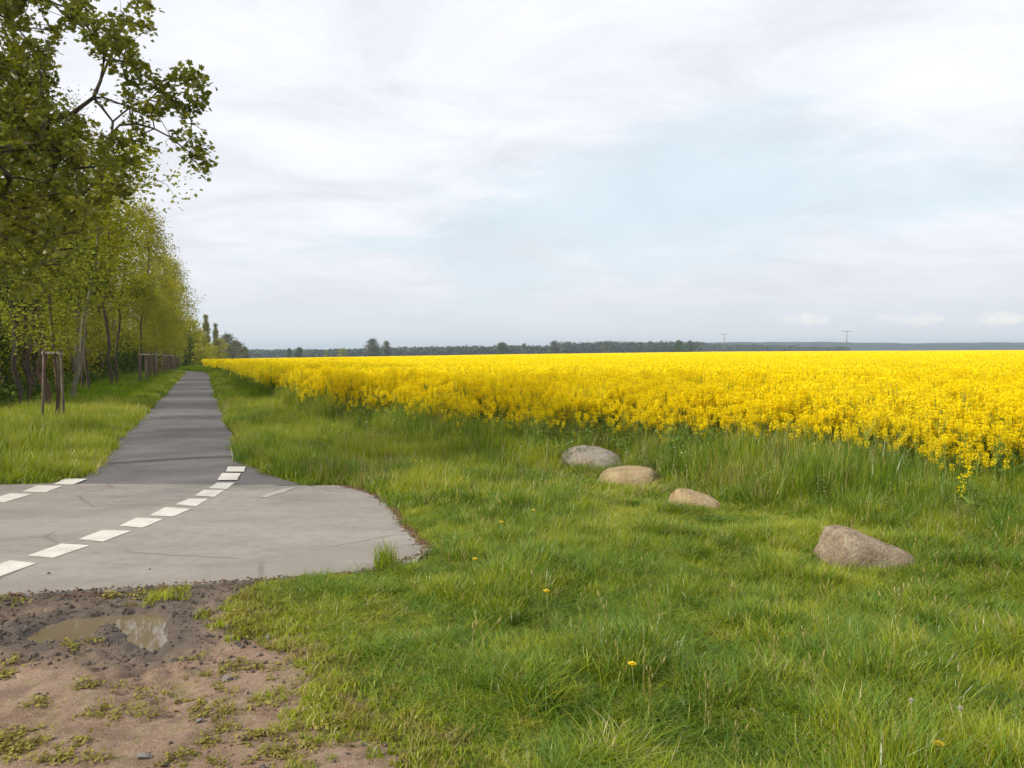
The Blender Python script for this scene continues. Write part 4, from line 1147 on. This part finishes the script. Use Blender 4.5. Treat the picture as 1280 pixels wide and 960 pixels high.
# ------------------------------------------------------------------ the rape crop
def rape_plant(seed, n_br=10, petals=66, H=1.15, leafn=9, psize=.018, stems=True, low=.55):
    r = np.random.default_rng(seed); mb = MB()
    top = H * r.uniform(.9, 1.08)
    lean = r.normal(size=2) * .04
    if stems: mb.tube([(0, 0, 0), (lean[0] * .5, lean[1] * .5, top * .5), (lean[0], lean[1], top * .95)], [.008, .006, .003], 4, cap=False)
    tips = [(lean[0], lean[1], top)]
    for k in range(n_br):
        a = r.random() * 2 * PI; z0 = top * r.uniform(.42, .75); z1 = min(top, z0 + top * r.uniform(.18, .38)); q = r.uniform(.08, .2)
        tip = (lean[0] + math.cos(a) * q, lean[1] + math.sin(a) * q, z1); tips.append(tip)
        if stems: mb.tube([(lean[0] * z0 / top, lean[1] * z0 / top, z0), (lean[0] + math.cos(a) * q * .7, lean[1] + math.sin(a) * q * .7, (z0 + z1) / 2), tip], [.004, .003, .002], 3, cap=False)
    ng = len(mb.f)
    rndg = r.random(ng)
    # leaves
    Ls = []
    C = []; 
    if leafn:
        z = r.uniform(.05, .62, leafn) * top; a = r.random(leafn) * 2 * PI; q = r.uniform(.05, .16, leafn)
        C = np.stack([np.cos(a) * q, np.sin(a) * q, z], 1); U = np.stack([np.cos(a) * .085, np.sin(a) * .085, r.uniform(-.05, .06, leafn)], 1); W = np.stack([-np.sin(a) * .03, np.cos(a) * .03, r.normal(size=leafn) * .01], 1)
        V = np.stack([C - U, C + W, C + U, C - W], 1).reshape(-1, 3); mb.add(V, [(4 * i, 4 * i + 1, 4 * i + 2, 4 * i + 3) for i in range(leafn)])
    n0 = len(mb.f)
    T = np.repeat(np.array(tips), petals, 0); n = len(T)
    ring = r.random(n)
    off_ = rand_dirs(n, r) * np.array([.034, .034, 0]) + np.stack([np.zeros(n), np.zeros(n), -ring * .11 + .02], 1)
    C = T + off_
    U, W, _ = leaf_axes(n, psize, r, .4)
    V = np.stack([C - U, C + W * 1.3, C + U, C - W * 1.3], 1).reshape(-1, 3)
    mb.add(V, [(4 * i, 4 * i + 1, 4 * i + 2, 4 * i + 3) for i in range(n)], 1)
    rn = np.concatenate([r.random(n0), r.random(n)])
    me = mb.mesh('rape_plant', [M['crop_green'], M['petal']]); set_attr(me, 'rnd', rn, 'FACE'); return me
def rape_patch(seed, size, plants, petals, psize, H=1.12, stems=True):
    r = np.random.default_rng(seed); mb = MB(); rn = []
    for p in range(plants):
        x, y = (r.random(2) - .5) * size; h = H * r.uniform(.85, 1.08)
        if stems:
            mb.tube([(x, y, .2), (x, y, h)], [.01, .004], 3, cap=False)
            a = r.random() * 6.28; c = np.array([x, y, h * .5]); U = np.array([math.cos(a) * .12, math.sin(a) * .12, .05]); W = np.array([-math.sin(a) * .05, math.cos(a) * .05, 0])
            mb.add([c - U, c + W, c + U, c - W], [(0, 1, 2, 3)])
        n = petals
        C = np.array([x, y, h]) + r.normal(size=(n, 3)) * np.array([.11, .11, .0]) - np.stack([np.zeros(n), np.zeros(n), r.random(n) ** 1.5 * .42], 1)
        U, W, _ = leaf_axes(n, psize, r, .4)
        V = np.stack([C - U, C + W * 1.3, C + U, C - W * 1.3], 1).reshape(-1, 3); mb.add(V, [(4 * i, 4 * i + 1, 4 * i + 2, 4 * i + 3) for i in range(n)], 1)
    me = mb.mesh('rape_patch', [M['crop_green'], M['petal']]); set_attr(me, 'rnd', r.random(len(me.polygons)), 'FACE'); return me
cr = np.random.default_rng(12)
def crop_points(n, y0, y1, power, margin=.78):
    x, y = grass_points(n, y0, y1, power, 0, cr, margin); return x, y
# stand of single plants
x, y = crop_points(15500, 6.2, 30, .9, .80)
fe = field_in(x, y); k = ((fe > .25) | ((fe > -.9 + .8 * (y < 11)) & (cr.random(len(fe)) < .10 + .5 * sstep(-.5, .25, fe)))) & ((fe < 9) | (y < 20)); x, y, fe = x[k], y[k], fe[k]
n = len(x); s = .88 + .24 * cr.random(n); s *= .68 + .32 * sstep(-.6, 1.2, fe)
plants = [rape_plant(600 + i) for i in range(6)]
crop = scatter('rapeseed_crop', plants, np.stack([x, y, ground_z(x, y) - .02], 1), np.stack([cr.normal(size=n) * .07, cr.normal(size=n) * .07, cr.random(n) * 6.28], 1), np.repeat(s[:, None], 3, 1), cr.integers(0, 6, n),
               label='dense flowering yellow rapeseed crop filling the field', cat='crop', kind='stuff')
x, y = crop_points(8200, 18, 75, 1.25, .80)
fe = field_in(x, y); k = (fe > .3) & ((fe > 7) | (y > 27)); x, y = x[k], y[k]; n = len(x)
o = scatter('midfield_crop', [rape_patch(640 + i, .8, 16, 34, .045) for i in range(4)], np.stack([x, y, terrain(x, y)], 1), np.stack([np.zeros(n), np.zeros(n), cr.random(n) * 6.28], 1), np.repeat((.92 + .16 * cr.random(n))[:, None], 3, 1), cr.integers(0, 4, n),
            label='yellow flowering crop in the middle distance of the field', cat='crop', kind='stuff')
x, y = crop_points(15000, 68, 350, 1.1, .72)
fe = field_in(x, y); k = (fe > 1) & (y < 348); x, y = x[k], y[k]; n = len(x)
o = scatter('far_crop', [rape_patch(660 + i, 3.6, 40, 12, .13, 1.15, False) for i in range(3)], np.stack([x, y, terrain(x, y)], 1), np.stack([np.zeros(n), np.zeros(n), cr.random(n) * 6.28], 1), np.repeat((.94 + .12 * cr.random(n))[:, None], 3, 1), cr.integers(0, 3, n),
            label='yellow crop at the far side of the field up to its crest', cat='crop', kind='stuff')
# closed leaf canopy under the flower heads
pxs = np.concatenate([np.linspace(272, 480, 60), np.linspace(484, 1700, 120)]); tt = np.linspace(0, 1, 130)
E = field_edge(pxs) + 1.2 + field_edge(pxs) * .03
YY = E[None, :] * (352 / E[None, :]) ** tt[:, None]; XX = (pxs[None, :] - 640) / 1000 * YY
zt = .72 + .22 * sstep(12, 60, YY) + .06 * sstep(70, 200, YY) + (fbm(XX * 1.2, YY * 1.2, 40, 3) - .5) * .14
ZZ = terrain(XX, YY) + zt; ZZ[0] = terrain(XX[0], YY[0]) + .05; ZZ[-1] = terrain(XX[-1], YY[-1]) - .2; ZZ[:, 0] -= .8
cme = grid_mesh('canopy', XX, YY, ZZ, M['canopy']); set_attr(cme, 'dense', sstep(25, 90, YY).ravel())
link('canopy', cme, parent=crop)
# a stray plant in the grass
x, y = ground_at(1220, 592, .55)
me = rape_plant(690, 2, 34, .56, 6)
e = link('rapeseed_plant', me, label='single small rape plant with one yellow head standing out in the grass before the crop', cat='plant', loc=(float(x), float(y), 0))

# tall herbs on the margin of the crop
def margin_herb(seed, mat):
    r = np.random.default_rng(seed); mb = MB(); C = []
    for k in range(7):
        a = r.random() * 6.28; q = r.random() * .16; h = r.uniform(.35, .75); lx, ly = r.normal(size=2) * .07
        x0, y0 = math.cos(a) * q, math.sin(a) * q
        mb.tube([(x0, y0, 0), (x0 + lx * .4, y0 + ly * .4, h * .5), (x0 + lx, y0 + ly, h)], [.004, .003, .002], 3, cap=False)
        for j in range(26):
            t = r.random() ** .8; C.append((x0 + lx * t + r.normal() * .035, y0 + ly * t + r.normal() * .035, h * (.15 + .9 * t)))
    n0 = len(mb.f); C = np.array(C); U, W, _ = leaf_axes(len(C), .032, r, .3)
    V = np.stack([C - U, C + W, C + U, C - W], 1).reshape(-1, 3); mb.add(V, [(4 * i, 4 * i + 1, 4 * i + 2, 4 * i + 3) for i in range(len(C))])
    me = mb.mesh('herb', [mat]); set_attr(me, 'rnd', r.random(len(me.polygons)), 'FACE'); return me
x = cr.uniform(-30, 12, 60000); y = cr.uniform(5.5, 45, 60000)
fe = field_in(x, y); k = (fe > -1.9) & (fe < .5) & (cr.random(len(x)) < .9 * sstep(-1.9, -.2, fe) * sstep(.35, .6, fbm(x * 1.1, y * 1.1, 81, 3))) & (paved(x, y) > .6); x, y = x[k], y[k]; n = len(x)
scatter('margin_herbs', [margin_herb(700 + i, M[m]) for i, m in enumerate(['grass_dark', 'crop_green', 'grass_dark', 'herb_grey'])], np.stack([x, y, ground_z(x, y)], 1), np.stack([cr.normal(size=n) * .06, cr.normal(size=n) * .06, cr.random(n) * 6.28], 1), np.repeat(((.55 + .5 * cr.random(n)) * (.62 + .38 * sstep(8.5, 11, y)))[:, None], 3, 1), cr.integers(0, 4, n),
        label='tall fine herbs mixed with grass along the margin of the crop', cat='herbs', kind='stuff')

# ------------------------------------------------------------------ undergrowth below the wood
def herb(seed):
    r = np.random.default_rng(seed); n = 90
    C = np.stack([r.normal(size=n) * .28, r.normal(size=n) * .28, r.random(n) ** 1.3 * .55], 1); U, W, _ = leaf_axes(n, .11, r, .6)
    me = quads_from(C, U, W, r.random(n), 'herb', M['leaf_d']); return me
x, y = grass_points(9000, 13, 110, 1.1, 0, gr, .8)
o_ = x - KX * y
k = (o_ < -5.4 - (fbm(x * .5, y * .5, 60, 2) - .5) * 2) & (o_ > -34) & (paved(x, y) > .5); x, y = x[k], y[k]; n = len(x)
scatter('undergrowth', [herb(s) for s in range(4)], np.stack([x, y, ground_z(x, y)], 1), np.stack([np.zeros(n), np.zeros(n), gr.random(n) * 6.28], 1), np.repeat((.6 + .9 * gr.random(n))[:, None], 3, 1), gr.integers(0, 4, n),
        label='dark green herbs and brambles covering the floor of the wood', cat='undergrowth', kind='stuff')

# ------------------------------------------------------------------ haze
HAZE = True
if HAZE:
    m, nt = new_mat('haze_air'); N = NT(nt)
    v = N.n('ShaderNodeVolumePrincipled'); v.inputs['Density'].default_value = .00026; v.inputs['Color'].default_value = (.74, .88, 1, 1); v.inputs['Anisotropy'].default_value = .2
    oo = N.n('ShaderNodeOutputMaterial'); N.l(v.outputs[0], oo.inputs['Volume'])
    mb = MB(); mb.box((0, 3000, 27.5), (14000, 9000, 65)); hz = mb.mesh('haze', m)
    link('haze', hz, kind='stuff', label='thin bluish haze over the distant fields', cat='haze')

# ------------------------------------------------------------------ sky and sun
SUN_EL = 36; SUN_AZ_VEC = (-.86, -.50)
w = bpy.data.worlds.new('World'); scene.world = w; w.use_nodes = True
nt = w.node_tree; nt.nodes.clear(); N = NT(nt)
sky = N.n('ShaderNodeTexSky', sky_type='NISHITA'); sky.sun_disc = False; sky.sun_elevation = math.radians(SUN_EL)
sky.sun_rotation = math.atan2(SUN_AZ_VEC[0], SUN_AZ_VEC[1]); sky.air_density = 1.0; sky.dust_density = 1.5; sky.ozone_density = 1.0
tc = N.n('ShaderNodeTexCoord').outputs['Generated']
sx = N.n('ShaderNodeSeparateXYZ'); N.l(tc, sx.inputs[0])
zc = N.math('MAXIMUM', N.math('ADD', sx.outputs[2], .19), .03)
cx = N.math('DIVIDE', sx.outputs[0], zc); cy = N.math('DIVIDE', sx.outputs[1], zc)
cb = N.n('ShaderNodeCombineXYZ'); N.l(cx, cb.inputs[0]); N.l(cy, cb.inputs[1])
cv = cb.outputs[0]
n1 = N.noise(cv, 1.5, 9, .62, .5); n2 = N.noise(cv, .55, 5, .55, .3)
# the opening of blue: an oval of directions
yc = N.math('MAXIMUM', sx.outputs[1], .05)
u = N.math('DIVIDE', sx.outputs[0], yc); v = N.math('DIVIDE', sx.outputs[2], yc)
eu = N.math('DIVIDE', N.math('SUBTRACT', u, .23), .56)
vv = N.math('SUBTRACT', v, N.math('MULTIPLY_ADD', u, .16, .165))
ev = N.math('DIVIDE', vv, .125)
el = N.math('SQRT', N.math('ADD', N.math('MULTIPLY', eu, eu), N.math('MULTIPLY', ev, ev)))
hole = N.math('SUBTRACT', 1.2, el, clamp=True)
cov = N.math('ADD', N.math('MULTIPLY_ADD', n1, 1.1, N.math('MULTIPLY', n2, .5)), N.math('MULTIPLY', hole, -.62))
fac = N.ramp(cov, [(.20, (.32, .32, .32)), (.40, (.48, .48, .48)), (.52, (.86, .86, .86)), (.64, (1, 1, 1))])
n3 = N.noise(N.scalevec(cv, (1, 1.3, 1)), 1.4, 7, .62, .5)
ccol = N.ramp(n3, [(.34, (6.7, 6.85, 7.3)), (.5, (7.7, 7.85, 8.3)), (.64, (8.5, 8.6, 9.0))])
hz_ = N.ramp(v, [(0, (1, 1, 1)), (.16, (0, 0, 0))])
ccol = N.mixc(N.math('MULTIPLY', hz_, .85), ccol, (6.8, 7.0, 7.4, 1))
thin = N.mixc(.8, sky.outputs[0], (6.3, 7.7, 8.4, 1))
allc = N.mixc(fac, thin, ccol)
low = N.math('MULTIPLY', hz_, .6)
allc = N.mixc(low, allc, (6.8, 7.05, 7.5, 1))
# small sunlit cumulus heads low over the hills
def puff(prev, px, py, wu, wv, amp=1.0):
    a = N.math('DIVIDE', N.math('SUBTRACT', u, (px - 640) / 1000), wu / 1000)
    b = N.math('DIVIDE', N.math('SUBTRACT', v, (441 - py) / 1000), wv / 1000)
    e_ = N.math('ADD', N.math('MULTIPLY', a, a), N.math('MULTIPLY', b, b))
    nn = N.noise(N.scalevec(tc, (1, 1, 2.5)), 34, 6, .7)
    k_ = N.math('MULTIPLY', N.math('SUBTRACT', N.math('ADD', 1.0, N.math('MULTIPLY_ADD', nn, 5.0, -2.6)), e_, clamp=True), amp)
    return N.mixc(k_, prev, (8.6, 8.4, 8.1, 1))
allc = puff(allc, 1008, 399, 34, 9, 1.); allc = puff(allc, 1246, 397, 40, 10, 1.); allc = puff(allc, 1150, 400, 60, 8, .7); allc = puff(allc, 545, 330, 90, 30, .0)
bg = N.n('ShaderNodeBackground'); bg.inputs['Strength'].default_value = .121; N.l(allc, bg.inputs['Color'])
wo = N.n('ShaderNodeOutputWorld'); N.l(bg.outputs[0], wo.inputs['Surface'])

sd = bpy.data.lights.new('sun', 'SUN'); sd.energy = 4.4; sd.angle = math.radians(2.0); sd.color = (1, .92, .78)
so = bpy.data.objects.new('sun', sd); COL.objects.link(so)
ce = math.cos(math.radians(SUN_EL)); L = math.hypot(*SUN_AZ_VEC)
dvec = Vector((SUN_AZ_VEC[0] / L * ce, SUN_AZ_VEC[1] / L * ce, math.sin(math.radians(SUN_EL))))
so.rotation_euler = dvec.to_track_quat('Z', 'Y').to_euler()

# ------------------------------------------------------------------ camera
cd = bpy.data.cameras.new('camera'); cd.sensor_width = 36; cd.lens = 1000 / 1280 * 36; cd.clip_start = .05; cd.clip_end = 20000
co = bpy.data.objects.new('camera', cd); COL.objects.link(co); co.location = (0, 0, EYE); co.rotation_euler = (PI / 2 - PITCH, 0, 0)
scene.camera = co
scene.view_settings.view_transform = 'Standard'; scene.view_settings.look = 'None'; scene.view_settings.exposure = 0; scene.view_settings.gamma = 1
cy_ = scene.cycles
cy_.max_bounces = 4; cy_.diffuse_bounces = 2; cy_.glossy_bounces = 2; cy_.transmission_bounces = 3; cy_.volume_bounces = 0; cy_.transparent_max_bounces = 4
cy_.caustics_reflective = False; cy_.caustics_refractive = False
cy_.use_denoising = True; cy_.use_adaptive_sampling = True; cy_.adaptive_threshold = .02
